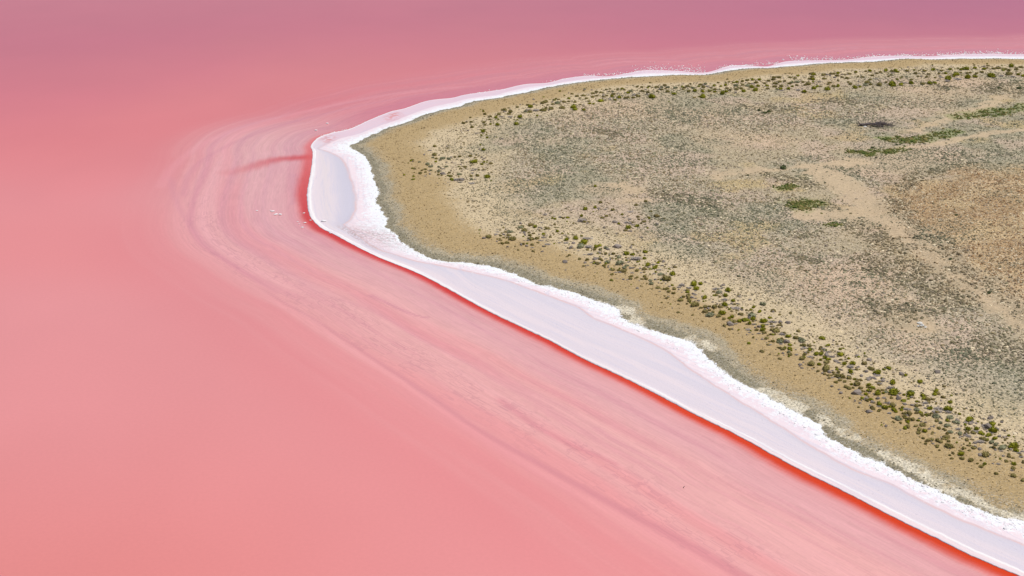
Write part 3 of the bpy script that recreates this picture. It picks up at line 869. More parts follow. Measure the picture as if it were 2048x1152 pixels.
# survey of the shrubs: origin of each 8x photo enlargement, then x, y, width, kind as read on it
SURVEY = [
((960,360), "1848,92,55,g 1928,352,70,o 1692,457,80,g 1835,438,65,g 2015,460,80,d 1620,572,65,g 1400,598,50,g 1332,610,45,o 1160,608,45,g 1205,620,45,g 1670,662,60,o 1692,630,40,o 648,692,40,o 652,752,75,s 700,795,100,o 875,745,80,g 955,752,80,d 1045,750,45,o 1042,785,40,o 1208,755,35,o 480,822,80,s 285,825,60,d 260,860,80,d 345,845,35,o 335,885,45,o 460,875,70,o 440,915,60,o 380,918,40,o 135,898,95,o 520,938,110,o 275,942,35,o 325,958,40,o 350,1010,60,o 435,998,70,o 710,968,45,d 692,1018,55,o 805,880,60,o 800,840,40,d 850,855,40,d 710,842,60,d 820,935,85,o 905,925,70,o 1010,860,60,g 1240,818,65,g 1318,852,40,g 1360,880,60,d 1065,890,50,d 1015,915,100,d 965,962,80,d 1300,930,50,d 1385,945,80,g 1380,1000,90,d 1085,1020,120,d 1270,995,70,d 1538,922,90,g 1622,895,40,g 1715,922,140,d 1660,1000,130,g 1620,1050,120,s 1740,1060,150,d 1850,1060,90,g 1920,1045,70,g 1845,1105,60,o 835,1078,60,d 1380,1122,50,d 1510,1115,45,d 1575,1130,45,d 1925,1110,50,s 2015,1085,60,s"),
((1140,400), "1215,15,60,o 1062,75,55,o 965,182,90,d 680,150,60,o 835,228,45,g 1295,178,50,o 1385,240,50,o 1255,270,40,o 1275,292,40,g 860,270,60,d 950,300,80,d 905,352,110,d 990,355,45,o 1000,388,60,d 1185,338,70,o 1140,370,40,o 780,380,45,g 925,428,95,g 1075,410,75,g 1242,446,38,g 1105,308,40,o 520,280,60,o 590,250,60,o"),
((1160,480), "328,150,50,o 425,122,70,s 165,220,110,d 75,230,50,d 345,215,35,o 408,212,65,o 480,222,45,d 533,212,60,o 580,250,40,o 630,270,70,s 680,295,50,d 285,285,100,d 370,265,45,d 415,300,50,d 500,285,60,d 740,205,100,g 840,230,70,g 1040,188,78,g 900,290,190,d 1032,288,60,g 795,335,35,g 918,348,40,g 955,395,22,g 450,340,90,s 625,360,110,s 185,355,55,d 92,322,40,o 355,325,45,o 130,405,50,d 390,400,60,o 430,380,30,o 240,382,40,d 305,380,25,o 750,400,65,s 700,435,70,s 825,440,90,d 735,475,50,o 1082,392,85,g 1170,385,80,d 1255,360,58,g 1205,435,100,g 1235,405,30,g 1280,472,60,d 1420,458,35,g 1405,500,30,g 920,482,70,o 980,520,60,d 1215,508,45,g 1185,535,60,d 520,470,65,o 610,480,50,o 835,520,70,d 635,512,70,d 575,515,50,d 505,545,55,o 1290,540,85,s 1345,545,50,d 1480,540,105,g 1380,600,150,o 1040,575,60,o 1060,615,60,o 825,575,50,o 805,610,70,o 760,635,50,d 900,605,35,o 1135,640,65,s 1140,690,75,s 1475,718,45,g 1255,755,70,o 1350,780,50,o 1390,770,60,o 1415,815,70,o 1505,780,65,o 1495,848,60,o 1630,710,130,d 1585,748,90,d 1275,822,50,d 1155,780,30,o 1815,700,125,g 1930,692,65,g 1875,772,95,g 1755,762,90,d 1850,810,60,d 1845,870,75,d 1990,912,95,g 1730,870,80,o 1660,900,60,o 1620,945,90,o 1720,930,40,o 1755,958,90,o 1840,1020,130,o 1355,890,25,o 1935,1080,50,o 2005,1060,80,o"),
((1340,540), "740,290,130,d 780,340,100,s 830,285,60,d 925,312,100,g 745,398,70,o 885,398,90,g 875,468,130,d 1005,485,70,g 880,548,90,g 945,550,50,d 1060,600,130,d 1080,570,30,g 1158,605,40,g 1480,535,85,s 1340,592,60,g 1295,632,50,g 1430,657,70,g 630,580,50,o 710,585,105,o 565,650,75,o 630,640,50,o 690,668,50,o 660,705,120,s 845,685,115,g 775,722,95,o 865,780,70,o 990,745,70,g 955,765,60,g 985,810,90,o 1105,815,80,g 1055,855,70,d 1310,720,130,s 1320,775,90,g 1380,803,25,g 1595,760,55,g 1510,812,110,g 1640,820,140,d 1280,848,75,g 1345,862,80,d 1555,868,80,d 1635,895,90,d 1480,888,80,g 1255,945,105,d 1270,995,60,d 1385,955,60,o 1485,950,95,g 1500,990,70,o 1425,1010,70,d 1690,960,120,o 1635,950,70,o 1610,1022,55,o 1095,955,35,g 1795,1020,120,d 1900,1058,90,g 2020,1080,90,o 1550,1085,75,o 1330,1075,45,o 1760,1130,100,s 1645,1135,55,o"),
((1480,610), "960,530,80,s 1000,555,130,s 1050,565,50,d 1315,525,90,g 1188,602,32,g 1405,637,70,g 1005,630,90,o 1030,680,110,d 800,630,65,g 845,640,40,d 525,575,50,o 475,630,90,d 645,575,100,s 660,620,60,d 715,680,60,g 690,695,70,o 795,690,70,g 820,725,40,g 770,750,60,s 795,785,75,o 905,790,80,d 1120,710,90,g 1085,755,55,o 1215,770,90,g 1290,780,80,g 1025,785,70,o 1125,820,100,d 1160,855,50,d 995,850,100,o 1285,875,55,g 1355,840,75,g 1410,860,70,g 1380,905,100,o 1420,742,95,d 1470,820,100,d 1390,805,60,d 1615,785,110,g 1610,705,50,g 1740,855,55,g 1150,930,110,o 1260,945,75,g 1520,880,70,d 1650,880,50,d 1665,935,85,g 1585,920,70,d 1800,925,90,g 1765,980,140,d 1390,1000,140,o 1775,1065,85,g 1810,1030,60,d 1580,1065,80,o 1500,1080,50,o 1375,1050,60,o 1480,1045,50,d 1590,1130,130,o 1915,1028,25,g 2000,1055,80,d"),
((1600,680), "1140,450,90,o 1050,495,80,d 1420,443,78,g 1235,515,110,g 1235,560,110,d 1130,595,130,d 1200,615,60,d 1302,607,35,g 1410,590,25,o 1690,562,60,g 1310,645,130,d 1480,680,115,g 1915,657,85,g 1275,695,100,d 1440,755,150,d 780,600,90,o 695,590,60,o 650,635,70,o 710,655,65,o 575,665,60,o 510,595,70,d 875,625,55,g 820,705,55,g 905,700,110,o 1095,715,70,g 1075,748,50,o 740,745,70,o 795,765,70,o 855,760,45,o 960,765,70,o 960,822,80,o 1130,800,75,o 985,875,60,d 1052,860,60,g 1245,815,70,g 1240,850,85,g 1175,855,50,d 1310,800,45,o 1330,845,50,g 1370,820,70,s 1485,820,150,g 1450,860,60,o 1590,850,90,d 1760,865,130,g 1770,830,140,s 1665,872,50,g 1970,885,80,g 1985,928,65,g 1080,910,60,o 1345,920,90,d 1465,925,45,o 970,950,40,o 1135,950,65,g 1080,962,60,o 1190,998,45,o 1270,1015,90,g 1375,998,70,d 1270,1055,80,d 1350,1070,90,g 1490,1035,120,o 1435,1060,50,g 1158,1078,60,o 1870,980,50,g 1905,925,25,g 1740,948,25,g 1500,1105,75,g 1640,1080,50,g 1630,1115,55,g 1700,1098,90,d 2010,1000,90,d"),
((1740,730), "960,688,90,g 890,690,60,d 1070,690,110,d 1070,735,170,d 895,600,100,d 1275,588,75,g 1240,700,115,g 1250,745,120,d 1060,410,75,g 1040,462,70,g 750,650,70,o 745,705,80,s 800,755,70,g 560,760,85,o 545,805,70,o 555,840,55,o 420,742,60,g 310,765,80,d 135,735,50,o 835,800,55,o 935,790,78,o 1065,810,120,s 1060,885,65,o 675,862,70,o 495,860,60,s 430,840,120,s 495,920,45,o 610,905,60,g 595,978,80,o 735,970,65,o 830,942,95,o 795,1020,85,o 880,1055,95,g 770,1080,70,o 1270,820,95,s 1240,882,80,g 1370,905,120,s 1390,860,60,d 1130,918,65,s 1235,955,90,s 1110,1005,70,o 1175,1018,50,o 1435,783,55,g 1585,855,120,g 1640,910,80,d 1530,920,80,d 1725,905,35,g 1415,1018,90,d 1565,1018,95,g 1695,1012,90,g 1855,975,130,d 1950,950,120,g 1965,1035,125,g 1280,1065,70,s 1240,1090,55,o 1435,1080,90,s 1645,1075,70,o 1770,1085,80,g 1710,1055,130,d 1890,1110,85,g 1560,1120,90,d"),
((1792,840), "1590,290,85,g 1390,285,80,o 1450,320,50,o 1530,345,90,s 1595,380,80,s 1130,310,70,o 1060,260,60,d 1175,265,80,d 1290,270,55,d 1340,340,130,d 1400,350,60,d 1870,400,125,g 1830,430,80,g 1920,478,90,g 1710,432,120,s 1680,490,70,d 1930,360,70,d 1975,525,80,d 2000,585,80,d 435,285,45,o 575,310,85,o 668,320,80,o 840,330,70,o 470,370,50,o 665,420,70,o 850,405,130,o 690,478,40,o 1080,445,70,o 1250,440,85,o 1415,540,140,o 1475,580,50,d 1040,540,95,g 1065,612,80,o 1195,630,100,o 1770,655,65,o 1830,655,22,o 1875,692,75,g 1880,770,85,o 1855,800,60,d 1890,885,95,o 1635,700,75,d 1300,692,45,o 1350,738,65,o 1360,640,35,o 1490,705,22,o 2030,960,70,o 1800,245,50,g 1525,430,50,s 860,560,40,o 910,620,30,o 1600,855,60,o 1600,595,30,o"),
((780,240), "2025,55,80,g 1710,72,75,g 1480,175,90,g 1390,205,70,d 1465,242,38,g 1545,238,30,g 1560,278,45,g 1448,395,35,g 1495,475,60,g 720,415,60,o 720,550,85,o 640,482,70,d 335,650,45,g 375,637,30,g 292,690,22,g 465,668,45,s 605,695,80,s 650,735,70,s 730,665,45,g 745,615,50,o 845,610,75,s 690,598,45,s 805,640,50,s 940,615,60,s 1110,580,60,o 1280,570,60,o 1380,555,40,o 1345,660,95,g 1385,640,40,g 1505,668,48,g 1468,705,58,g 1205,745,55,o 1145,635,40,s 1040,685,50,d 905,740,50,s 780,745,45,s 510,800,45,o 575,785,50,o 485,845,70,o 565,830,40,o 780,810,65,s 850,775,70,d 655,800,45,s 945,840,50,o 775,870,45,o 830,882,35,o 355,770,40,g 230,875,40,g 380,900,45,g 980,890,65,o 930,880,35,o 1110,865,65,s 1075,945,130,d 1130,985,90,d 1315,800,80,d 1370,780,80,d 1425,792,40,o 1320,845,70,d 1405,885,60,o 1550,900,90,g 1300,890,50,o 1300,945,60,s 1010,750,50,d 1130,775,45,o 1310,1005,110,d"),
((880,150), "725,622,60,o 800,660,55,o 890,675,70,g 985,662,70,d 1120,665,90,d 1275,660,85,g 1020,548,80,o 1130,578,85,o 1110,618,65,o 935,622,70,o 690,580,40,g 650,550,22,g 490,678,40,o 1240,720,40,g 790,710,45,o 1360,580,60,s 1440,580,75,o 1450,503,80,g 1405,475,50,o 1235,510,50,o 1390,555,90,d 1540,560,120,d 1655,550,90,o 1555,648,42,g 1770,530,80,o 1640,440,70,o 1700,415,60,o 1880,435,80,s 1820,395,50,o 1860,378,40,o 1985,425,60,o 1800,465,50,o 1955,518,80,o 1105,525,35,o 505,745,50,o 700,750,70,o 720,795,50,o 810,785,40,g 430,735,50,d 370,765,60,o 520,830,60,o"),
((1080,110), "975,730,85,g 1045,712,50,d 1200,717,50,g 545,825,105,g 700,872,60,g 1785,655,130,g 1265,675,75,g 1410,600,70,g 1385,682,75,o 1495,675,55,o 1575,655,70,o 1150,655,60,g 1175,618,60,o 855,780,40,g 795,775,55,g 775,735,50,o 565,750,55,o 460,740,45,o 465,692,50,g 390,745,50,o 285,755,80,s 80,740,80,o 35,768,50,o 260,698,40,o 365,835,75,o 175,850,70,o 100,850,60,o 40,880,70,o 200,780,45,o 590,655,60,o 700,645,60,o 645,685,40,o 745,690,50,o 840,605,65,o 840,665,55,o 905,585,50,o 980,595,50,o 900,650,50,o 1015,665,50,o 1065,650,45,o 1055,550,45,o 1125,540,40,o 1245,545,45,o 1310,540,50,g 1240,612,50,d 1170,580,50,s 1550,505,50,o 1625,510,50,o 1750,500,50,o 1865,510,60,o 1990,480,50,o 1450,575,60,s 1625,570,60,o 1720,590,60,o 1875,580,45,o 1940,550,50,o 2030,575,50,o 1520,630,120,d 645,790,35,o 320,575,40,g 720,540,35,g"),
((1300,90), "385,775,80,g 285,740,70,o 845,740,60,g 950,735,60,o 855,818,105,g 785,815,40,d 615,735,80,o 725,730,80,g 1040,710,55,o 1040,748,50,g 1155,765,100,g 1120,715,30,g 1215,742,60,g 1275,715,50,o 1225,692,55,o 1020,650,50,g 1140,655,45,g 1210,640,65,g 1270,588,45,o 1385,700,65,o 1465,692,60,o 1490,635,50,o 1375,640,80,s 1390,590,55,g 1620,665,80,g 1725,650,60,g 1685,715,95,g 1495,735,70,g 1865,648,55,g 1880,692,65,o 1995,662,60,o 1830,610,50,o 1750,550,55,g 1640,555,55,g 1560,560,60,o 1480,578,60,o 1570,640,90,s 1700,598,60,o 1890,570,60,o 2020,615,50,o 980,685,40,o 850,665,60,o 810,630,55,o 880,615,60,s 410,680,70,s 280,670,60,s 240,640,55,o 540,680,55,o 650,620,40,o 600,655,60,o 690,680,60,s 180,670,60,s 95,670,55,o 1970,555,40,o 1090,600,40,o 1980,515,60,o"),
((1540,90), "165,695,60,g 190,725,80,d 295,693,75,g 190,655,65,o 75,660,65,o 85,610,70,o 355,660,50,g 430,640,50,o 540,745,75,g 455,715,90,d 705,690,75,g 905,700,105,g 560,635,60,o 815,660,40,o 1020,652,65,o 1090,655,70,g 1175,655,50,d 1355,672,95,g 1445,665,50,g 1515,630,75,s 1610,630,60,o 1755,630,95,o 1550,590,80,o 1425,640,80,d 1945,620,130,g 1945,660,35,g 1860,595,50,o 2030,545,45,g 1280,620,70,o 1250,590,50,o 945,600,60,o 1095,570,40,o 790,580,60,d 620,620,80,o 525,590,55,o 430,585,70,s 340,595,60,s 310,615,50,o 165,580,60,o 325,515,55,o 140,515,70,o 440,490,50,g 700,465,60,g 680,500,60,o 690,545,60,g 850,470,70,o 870,535,60,o 640,540,60,o 1020,455,55,o 1080,445,60,g 1075,490,60,o 960,460,50,o 1150,512,50,o 1270,455,60,o 1365,430,60,g 1230,525,60,o 1410,505,45,o 1475,510,50,o 1530,420,45,o 1600,410,55,g 1640,485,50,o 1705,450,45,o 1600,550,50,o 1700,535,70,d 1770,430,50,o 1850,405,80,g 1940,415,60,o 2010,410,70,g 1940,480,40,o 1900,500,40,o 400,525,50,o 230,575,50,o 40,550,60,o"),
((1792,90), "85,628,80,g 245,605,80,g 245,552,50,o 430,615,65,o 530,605,85,g 625,600,70,g 825,525,110,g 820,572,110,d 1135,510,100,g 930,495,50,g 960,465,90,g 1255,500,75,g 1535,485,120,g 1690,490,90,d 1790,455,100,o 1870,500,90,d 1960,470,60,g 2020,490,60,g 985,535,130,d 630,520,40,o 680,455,45,o 790,450,60,g 590,390,80,g 860,385,60,g 1035,390,60,g 1120,375,90,g 1260,365,60,g 1410,380,60,g 1290,455,50,o 1190,440,50,o 1370,430,60,o 1640,360,70,o 1720,380,80,o 1840,335,80,g 1990,350,60,o 290,400,40,g 310,450,60,o 370,405,35,o 460,410,60,o 520,460,50,o 350,500,40,o 100,510,40,o 490,510,50,o 730,405,55,o 990,370,40,g 580,315,30,g 730,515,80,d 150,600,90,d 180,410,60,o 20,430,50,g 1040,440,40,o 1800,400,60,o 1560,370,60,o 1460,300,30,g 1250,320,35,o 1920,390,50,o"),
]
plants = []
for (ox, oy), txt in SURVEY:
    near = oy >= 360 and ox >= 960
    for it in txt.split():
        a = it.split(',')
        zx, zy, zw, k = float(a[0]), float(a[1]), float(a[2]), a[3]
        px, py, w = ox + zx / 8, oy + zy / 8, zw / 8
        if near: belt = 'interior' if (py < 400 + (px - 1180) * .55 and px > 1150 and oy in (360, 400) and py < 462) else 'near'
        else: belt = 'tip' if (ox == 780 and zy > 360) else 'far'
        plants.append(dict(px=px, py=py, w=w, k=k, belt=belt))
px = np.array([q['px'] for q in plants]); py = np.array([q['py'] for q in plants])
w = np.array([q['w'] for q in plants])
hrat = np.array([.12 if q['k'] == 'd' else .22 for q in plants])
gx, gy, gz = land_at(px, py + w * hrat)
rngm = np.hypot(np.hypot(gx, gy), CAM_H - gz)
for i, q in enumerate(plants):
    q['loc'] = (gx[i], gy[i], gz[i]); q['size'] = w[i] * rngm[i] / FPX * .97

# the belts' landmarks: big bright shrubs, counted from the left
ORD = ['first','second','third','fourth','fifth','sixth','seventh','eighth','ninth','tenth','eleventh','twelfth','thirteenth','fourteenth','fifteenth','sixteenth','seventeenth','eighteenth','nineteenth','twentieth']
ORD += ['twenty-' + s for s in ORD[:9]] + ['thirtieth'] + ['thirty-' + s for s in ORD[:9]] + ['fortieth'] + ['forty-' + s for s in ORD[:9]] + ['fiftieth']
BELT = {'near': 'near-shore belt', 'far': 'far-shore belt', 'tip': 'cluster by the tip', 'interior': 'loose inland group'}
BIG = {'near': 10.4, 'far': 9.3, 'tip': 7.0, 'interior': 9.0}
for q in plants: q['land'] = (q['k'] == 'g' and q['w'] >= BIG[q['belt']])
MARK = {}
for b in BELT:
    L = sorted([q for q in plants if q['belt'] == b and q['land']], key=lambda q: q['px'])
    MARK[b] = L
    for i, q in enumerate(L):
        q['ord'] = ORD[i]
        q['label'] = 'big bright olive shrub, %s one from the left in the %s' % (ORD[i], BELT[b])
COLN = {'g': 'bright olive', 'o': 'dull olive', 's': 'grey-green', 'd': 'dry grey'}
green = sorted([q for q in plants if q['k'] != 'd'], key=lambda q: -q['w'] - 50 * q['land'])
indiv = green[:300]; rest = green[300:]
dead = [q for q in plants if q['k'] == 'd']
bucket = {}
for q in indiv + dead:
    if q['land']: continue
    L = MARK[q['belt']]
    t = min(L, key=lambda r: (r['px'] - q['px']) ** 2 + (2.0 * (r['py'] - q['py'])) ** 2)
    dx, dy = q['px'] - t['px'], (q['py'] - t['py'])
    if abs(dx) > 1.6 * abs(dy): dr = 'right of' if dx > 0 else 'left of'
    elif abs(dy) > 1.6 * abs(dx): dr = 'below' if dy > 0 else 'above'
    else: dr = ('lower ' if dy > 0 else 'upper ') + ('right of' if dx > 0 else 'left of')
    size = 'small' if q['w'] < 7.6 else ('mid-sized' if q['w'] < 11 else 'broad')
    key = (q['belt'], t['ord'], dr, size, q['k'])
    q['dist'] = math.hypot(dx, dy)
    bucket.setdefault(key, []).append(q)
for (b, od, dr, size, k), L in bucket.items():
    L.sort(key=lambda q: q['dist'])
    for i, q in enumerate(L):
        pre = '' if len(L) == 1 else ('nearer ' if (len(L) == 2 and i == 0) else 'farther ' if len(L) == 2 else 'nearest ' if i == 0 else ORD[i] + '-nearest ')
        kind = 'shrub' if k != 'd' else 'dead shrub'
        bb = {'near': 'near-shore belt', 'far': 'far-shore belt', 'tip': 'tip cluster', 'interior': 'inland group'}[b]
        q['label'] = '%s%s %s %s %s %s big bright shrub, %s' % (pre, size, COLN[k], kind, dr, od.replace('-', ' ') if len(od) > 40 else od, bb)
GROUP = {'near': 'shrubs of the near-shore belt', 'far': 'shrubs of the far-shore belt', 'tip': 'shrubs clustered by the tip', 'interior': 'shrubs of the inland group'}
def plant(q, i):
    k = q['k']; s = q['size']; sc = (s * random.uniform(.85, 1.15), s * random.uniform(.7, 1.1) * (1 if k != 'd' else .85), s * random.uniform(.9, 1.12) * (1 if k != 'd' else .75))
    rz = random.uniform(0, 6.28) if k != 'd' else random.uniform(-.3, .3)
    name = 'dead_shrub' if k == 'd' else 'shrub'
    me = random.choice(MESHES[k])
    if k == 'd' or q['w'] < 9.5:
        o = link(bpy.data.objects.new(name, me))
    else:
        o = link(bpy.data.objects.new(name, None)); o.empty_display_size = .2
        link(bpy.data.objects.new('foliage', me), o)
        link(bpy.data.objects.new('woody_stem', random.choice(STEMS)), o)
    o.location = q['loc']; o.rotation_euler = (0, 0, rz); o.scale = sc
    tag(o, q['label'], 'shrub', GROUP[q['belt']] if k != 'd' else 'dead ' + GROUP[q['belt']])
for i, q in enumerate(indiv + dead): plant(q, i)

# the smaller shrubs left over, and seedlings between them: one object
def merge_shrubs(name, items):
    vs, fs, cs, off = [], [], [], 0
    tri = {}
    for k, L in MESHES.items():
        tri[k] = []
        for me in L:
            me.calc_loop_triangles()
            co = np.empty(len(me.vertices) * 3); me.vertices.foreach_get('co', co)
            t = np.empty(len(me.loop_triangles) * 3, dtype=np.int32); me.loop_triangles.foreach_get('vertices', t)
            tri[k].append((co.reshape(-1, 3), t.reshape(-1, 3)))
    for (k, loc, s) in items:
        co, t = random.choice(tri[k])
        a = random.uniform(0, 6.28); ca, sa = math.cos(a), math.sin(a)
        p = np.column_stack([co[:, 0] * ca - co[:, 1] * sa, co[:, 0] * sa + co[:, 1] * ca, co[:, 2]]) * s + np.array(loc)
        vs.append(p); fs.append(t + off); off += len(p)
        colr = {'g': rgb(132, 128, 26), 'o': rgb(124, 112, 60), 's': rgb(124, 124, 94), 'd': rgb(146, 134, 130)}[k]
        cs.append(np.tile(colr * random.uniform(.85, 1.2), (len(p), 1)))
    me = mesh_from(name, np.vstack(vs), np.vstack(fs), np.vstack(cs), smooth=False)
    o = link(bpy.data.objects.new(name, me)); o.data.materials.append(mat_tuft)
    return o
items = [(q['k'], q['loc'], q['size']) for q in rest]
o = merge_shrubs('small_shrubs', items)
tag(o, 'smallest shrubs filling in the two shrub belts along the shores', 'shrubs', kind='stuff')
# seedlings: small flat plants along both belts and over the ochre sand, far too many to count
bx = np.array([q['loc'][0] for q in plants]); by = np.array([q['loc'][1] for q in plants])
i = RNG.integers(0, len(bx), 1700)
sx = bx[i] + RNG.normal(0, 3.2, len(i)); sy = by[i] + RNG.normal(0, 4.2, len(i))
sdst = inside_dist(sx, sy); ok = (sdst > 8.5); sx, sy, sdst = sx[ok], sy[ok], sdst[ok]
n = len(sx); size = RNG.lognormal(-1.25, .4, n)
t = RNG.random(n)
sc_ = np.tile(rgb(122, 108, 66), (n, 1)); sc_ = mix(sc_, rgb(140, 128, 118), (t > .6) * 1.0); sc_ = mix(sc_, rgb(116, 116, 34), (t < .15) * 1.0)
o = tufts('seedlings', sx, sy, land_z(sx, sy, sdst), size, size * .7, sc_ * RNG.uniform(.8, 1.2, (n, 1)), mat_tuft)
tag(o, 'seedling bushes and dry stalks scattered between the belt shrubs', 'seedlings', kind='stuff')

# ------------------------------------------------------------------ single dark bushes of the interior
def bush(pxl, pyl, wpx, k, label, cat='bush', name='bush', flat=1.0):
    x, y, z = land_at(pxl, pyl + wpx * .2)
    s = wpx * math.hypot(math.hypot(x[0], y[0]), CAM_H - z[0]) / FPX
    o = link(bpy.data.objects.new(name, random.choice(MESHES[k])))
    o.location = (x[0], y[0], z[0]); o.scale = (s, s * .9, s * flat); o.rotation_euler.z = random.uniform(0, 6)
    tag(o, label, cat, 'lone bushes of the interior')
    return o
M_DARK = leaf_mat('dark_green_leaves', rgb(70, 80, 44), rgb(98, 104, 60))
MESHES['k'] = [shrub_mesh('foliage', rnd, M_DARK, .45, 4, 170, .11) for _ in range(3)]
for a in ((1793, 289, 6.5, 'k', 'small dark green bush on the pale patch below the long green grass strip'),
          (1800, 289, 4, 'k', 'tiny dark bush just right of the dark bush under the grass strip'),
          (1745, 295, 7, 'k', 'upright grey-green bush left of the short grass strip'),
          (1566, 334, 15, 'k', 'broad dark bush on the pale sand tongue in mid island'),
          (1496, 350, 5.5, 'k', 'round dark bush on the left end of the pale sand tongue'),
          (1529, 350, 5, 'k', 'small dark bush between the round one and the broad one on pale sand'),
          (1519, 220, 7, 'k', 'dark low bush left of the dark pair in the upper middle of the island'),
          (1530, 225, 8, 'k', 'left dark low bush of the pair in the upper middle'),
          (1538, 223, 8, 'k', 'right dark low bush of the pair in the upper middle'),
          (1998, 176, 8, 'k', 'dark bush in the grey scrub patch near the upper right edge'),
          (2040, 176, 9, 'k', 'dark bush at the right edge within the grey scrub patch'),
          (1912, 430, 6, 'k', 'dark bush on the left slope of the brown hill'),
          (1902, 518, 7, 'k', 'dark bush beside the sandy wash at the foot of the hill'),
          (1978, 585, 7, 'k', 'dark bush on the lower stretch of the sandy wash')):
    bush(*a, flat=.85)

# ------------------------------------------------------------------ stones
M_STONE = NT('bleached_stone')
st_c = M_STONE.noise(M_STONE.pos(), 3.0, 4)
mat_stone = M_STONE.fin(M_STONE.mix(st_c, (.70, .66, .58, 1), (.84, .81, .74, 1)), .85, .2)
def rock_mesh(name, rnd, flat, mat, sub=2):
    bm = bmesh.new()
    bmesh.ops.create_icosphere(bm, subdivisions=sub, radius=.5)
    a, b, c = (rnd.uniform(0, 9) for _ in range(3))
    for v in bm.verts:
        q = v.co
        k = 1 + .28 * math.sin(4 * q.x + a) * math.cos(5 * q.y + b) + .16 * math.sin(9 * q.z + c) + rnd.uniform(-.09, .09)
        v.co = Vector((q.x * k * 1.15, q.y * k * .8, q.z * k * flat))
    me = bpy.data.meshes.new(name); bm.to_mesh(me); bm.free(); me.materials.append(mat)
    return me
ROCKS = [rock_mesh('stone', rnd, .6, mat_stone) for _ in range(4)]
def stone(px_, py_, wpx, label, water=False, name='stone', cat='stone', group=None, meshes=None):
    if water: x, y = ground(px_, py_, 0); z = .02
    else:
        x, y, z = (q[0] for q in land_at(px_, py_))
    s = wpx * math.hypot(math.hypot(x, y), CAM_H) / FPX
    o = link(bpy.data.objects.new(name, random.choice(meshes or ROCKS)))
    o.location = (x, y, z + .16 * s); o.scale = (s, s, s); o.rotation_euler.z = random.uniform(-.5, .5)
    tag(o, label, cat, group)
for a in ((1839, 647, 8, 'pale stone at the left end of the white stones on the pale flat'), (1844, 652, 9, 'largest white stone on the pale flat inland of the shrubs'),
          (1851, 655, 6, 'white stone right of the largest one on the pale flat'), (1836, 653, 5, 'small white stone below the left end of the white stones')):
    stone(*a, group='white stones on the pale flat')
stone(1184, 477, 3.6, 'white stone at the right end of the broad dry grey shrub')
stone(1730, 254, 5, 'pale stone beside the root end of the fallen dead tree')

M_LUMP = NT('salt_lump_crust')
mat_lump = M_LUMP.fin(M_LUMP.mix(M_LUMP.noise(M_LUMP.pos(), 4.0, 3), (.80, .74, .72, 1), (.88, .86, .85, 1)), .7, .25)
LUMPS = [rock_mesh('salt_lump', rnd, .38, mat_lump) for _ in range(4)]
for a in ((514, 422, 4.2, 'leftmost white salt lump standing in the shallow water off the tip'),
          (541, 421.5, 3.6, 'smaller salt lump of the left pair in the shallow water'), (545.5, 423.2, 6, 'bigger salt lump of the left pair in the shallow water'),
          (552, 429.5, 6.5, 'salt lump left of the rightmost one in the row of four'), (560.5, 430, 6.2, 'rightmost salt lump of the row standing in the shallow water'),
          (608, 426.7, 4, 'salt lump in the red water beside the bend of the salt edge'), (621, 441.3, 4.4, 'salt lump touching the salt edge in the red water'),
          (595.5, 444, 3, 'upper of two tiny salt lumps left of the red band'), (598.5, 448.5, 2.8, 'lower of two tiny salt lumps left of the red band'),
          (610, 446, 5, 'round white salt lump at the outer edge of the red band'), (605, 455.7, 4.8, 'lowest salt lump off the bend outside the red band'),
          (661, 467, 5, 'flat salt lump in the red water lower right of the bend'),
          (632, 261.5, 5, 'lower left of two salt lumps off the upper tip'), (654.5, 247.7, 5, 'upper right of two salt lumps off the upper tip')):
    stone(*a, water=True, name='salt_lump', cat='salt lump', group='salt lumps in the shallow water', meshes=LUMPS)
x, y = ground(647, 443); 
stone(647.5, 443, 9, 'white salt lump lying on the lilac salt flat at the tip', name='salt_lump', cat='salt lump', meshes=LUMPS, water=True)
bpy.context.scene.objects['salt_lump.014'].location.z = .2

# salt crumbs breaking off into the water along the far shore
cx, cy, cs = [], [], []
def crumbs(a, b, n, spread, w0=1.6, w1=4.0):
    for _ in range(n):
        t = random.random(); q = abs(random.gauss(0, 1)) * spread
        px_ = a[0] + (b[0] - a[0]) * t; py_ = a[1] + (b[1] - a[1]) * t - q
        x, y = ground(px_, py_)
        cx.append(float(x)); cy.append(float(y)); cs.append(random.uniform(w0, w1) * math.hypot(math.hypot(x, y), CAM_H) / FPX)
crumbs((1262, 146), (1410, 146), 260, 6.5); crumbs((1300, 138), (1345, 138), 16, 6); crumbs((1165, 153.5), (1265, 148), 70, 2.5)
crumbs((1430, 138), (1500, 132), 70, 3); crumbs((1500, 132), (1560, 128), 50, 3); crumbs((1562, 124), (1605, 121), 26, 4.5, 2, 4.5)
crumbs((1600, 121), (1700, 120), 110, 3.4); crumbs((1700, 118), (1810, 112.5), 110, 3); crumbs((1795, 113), (1905, 110), 120, 2.6)
crumbs((1905, 110), (2000, 108), 170, 3); crumbs((2000, 108), (2060, 109), 60, 2.4); crumbs((1085, 165), (1160, 155), 20, 1.2); crumbs((940, 190), (1010, 180), 24, 1.4)
crumbs((700, 257), (780, 225), 24, .8); crumbs((640, 272), (700, 258), 22, .8)
cx, cy, cs = map(np.array, (cx, cy, cs))
n = len(cx)
cc = np.tile(rgb(238, 226, 226), (n, 1))
o = tufts('salt_crumbs', cx, cy, np.full(n, .06), cs * .46, cs * .16, cc, mat_lump)
tag(o, 'white salt crumbs lying in the water along the far shore', 'salt crumbs', kind='stuff')
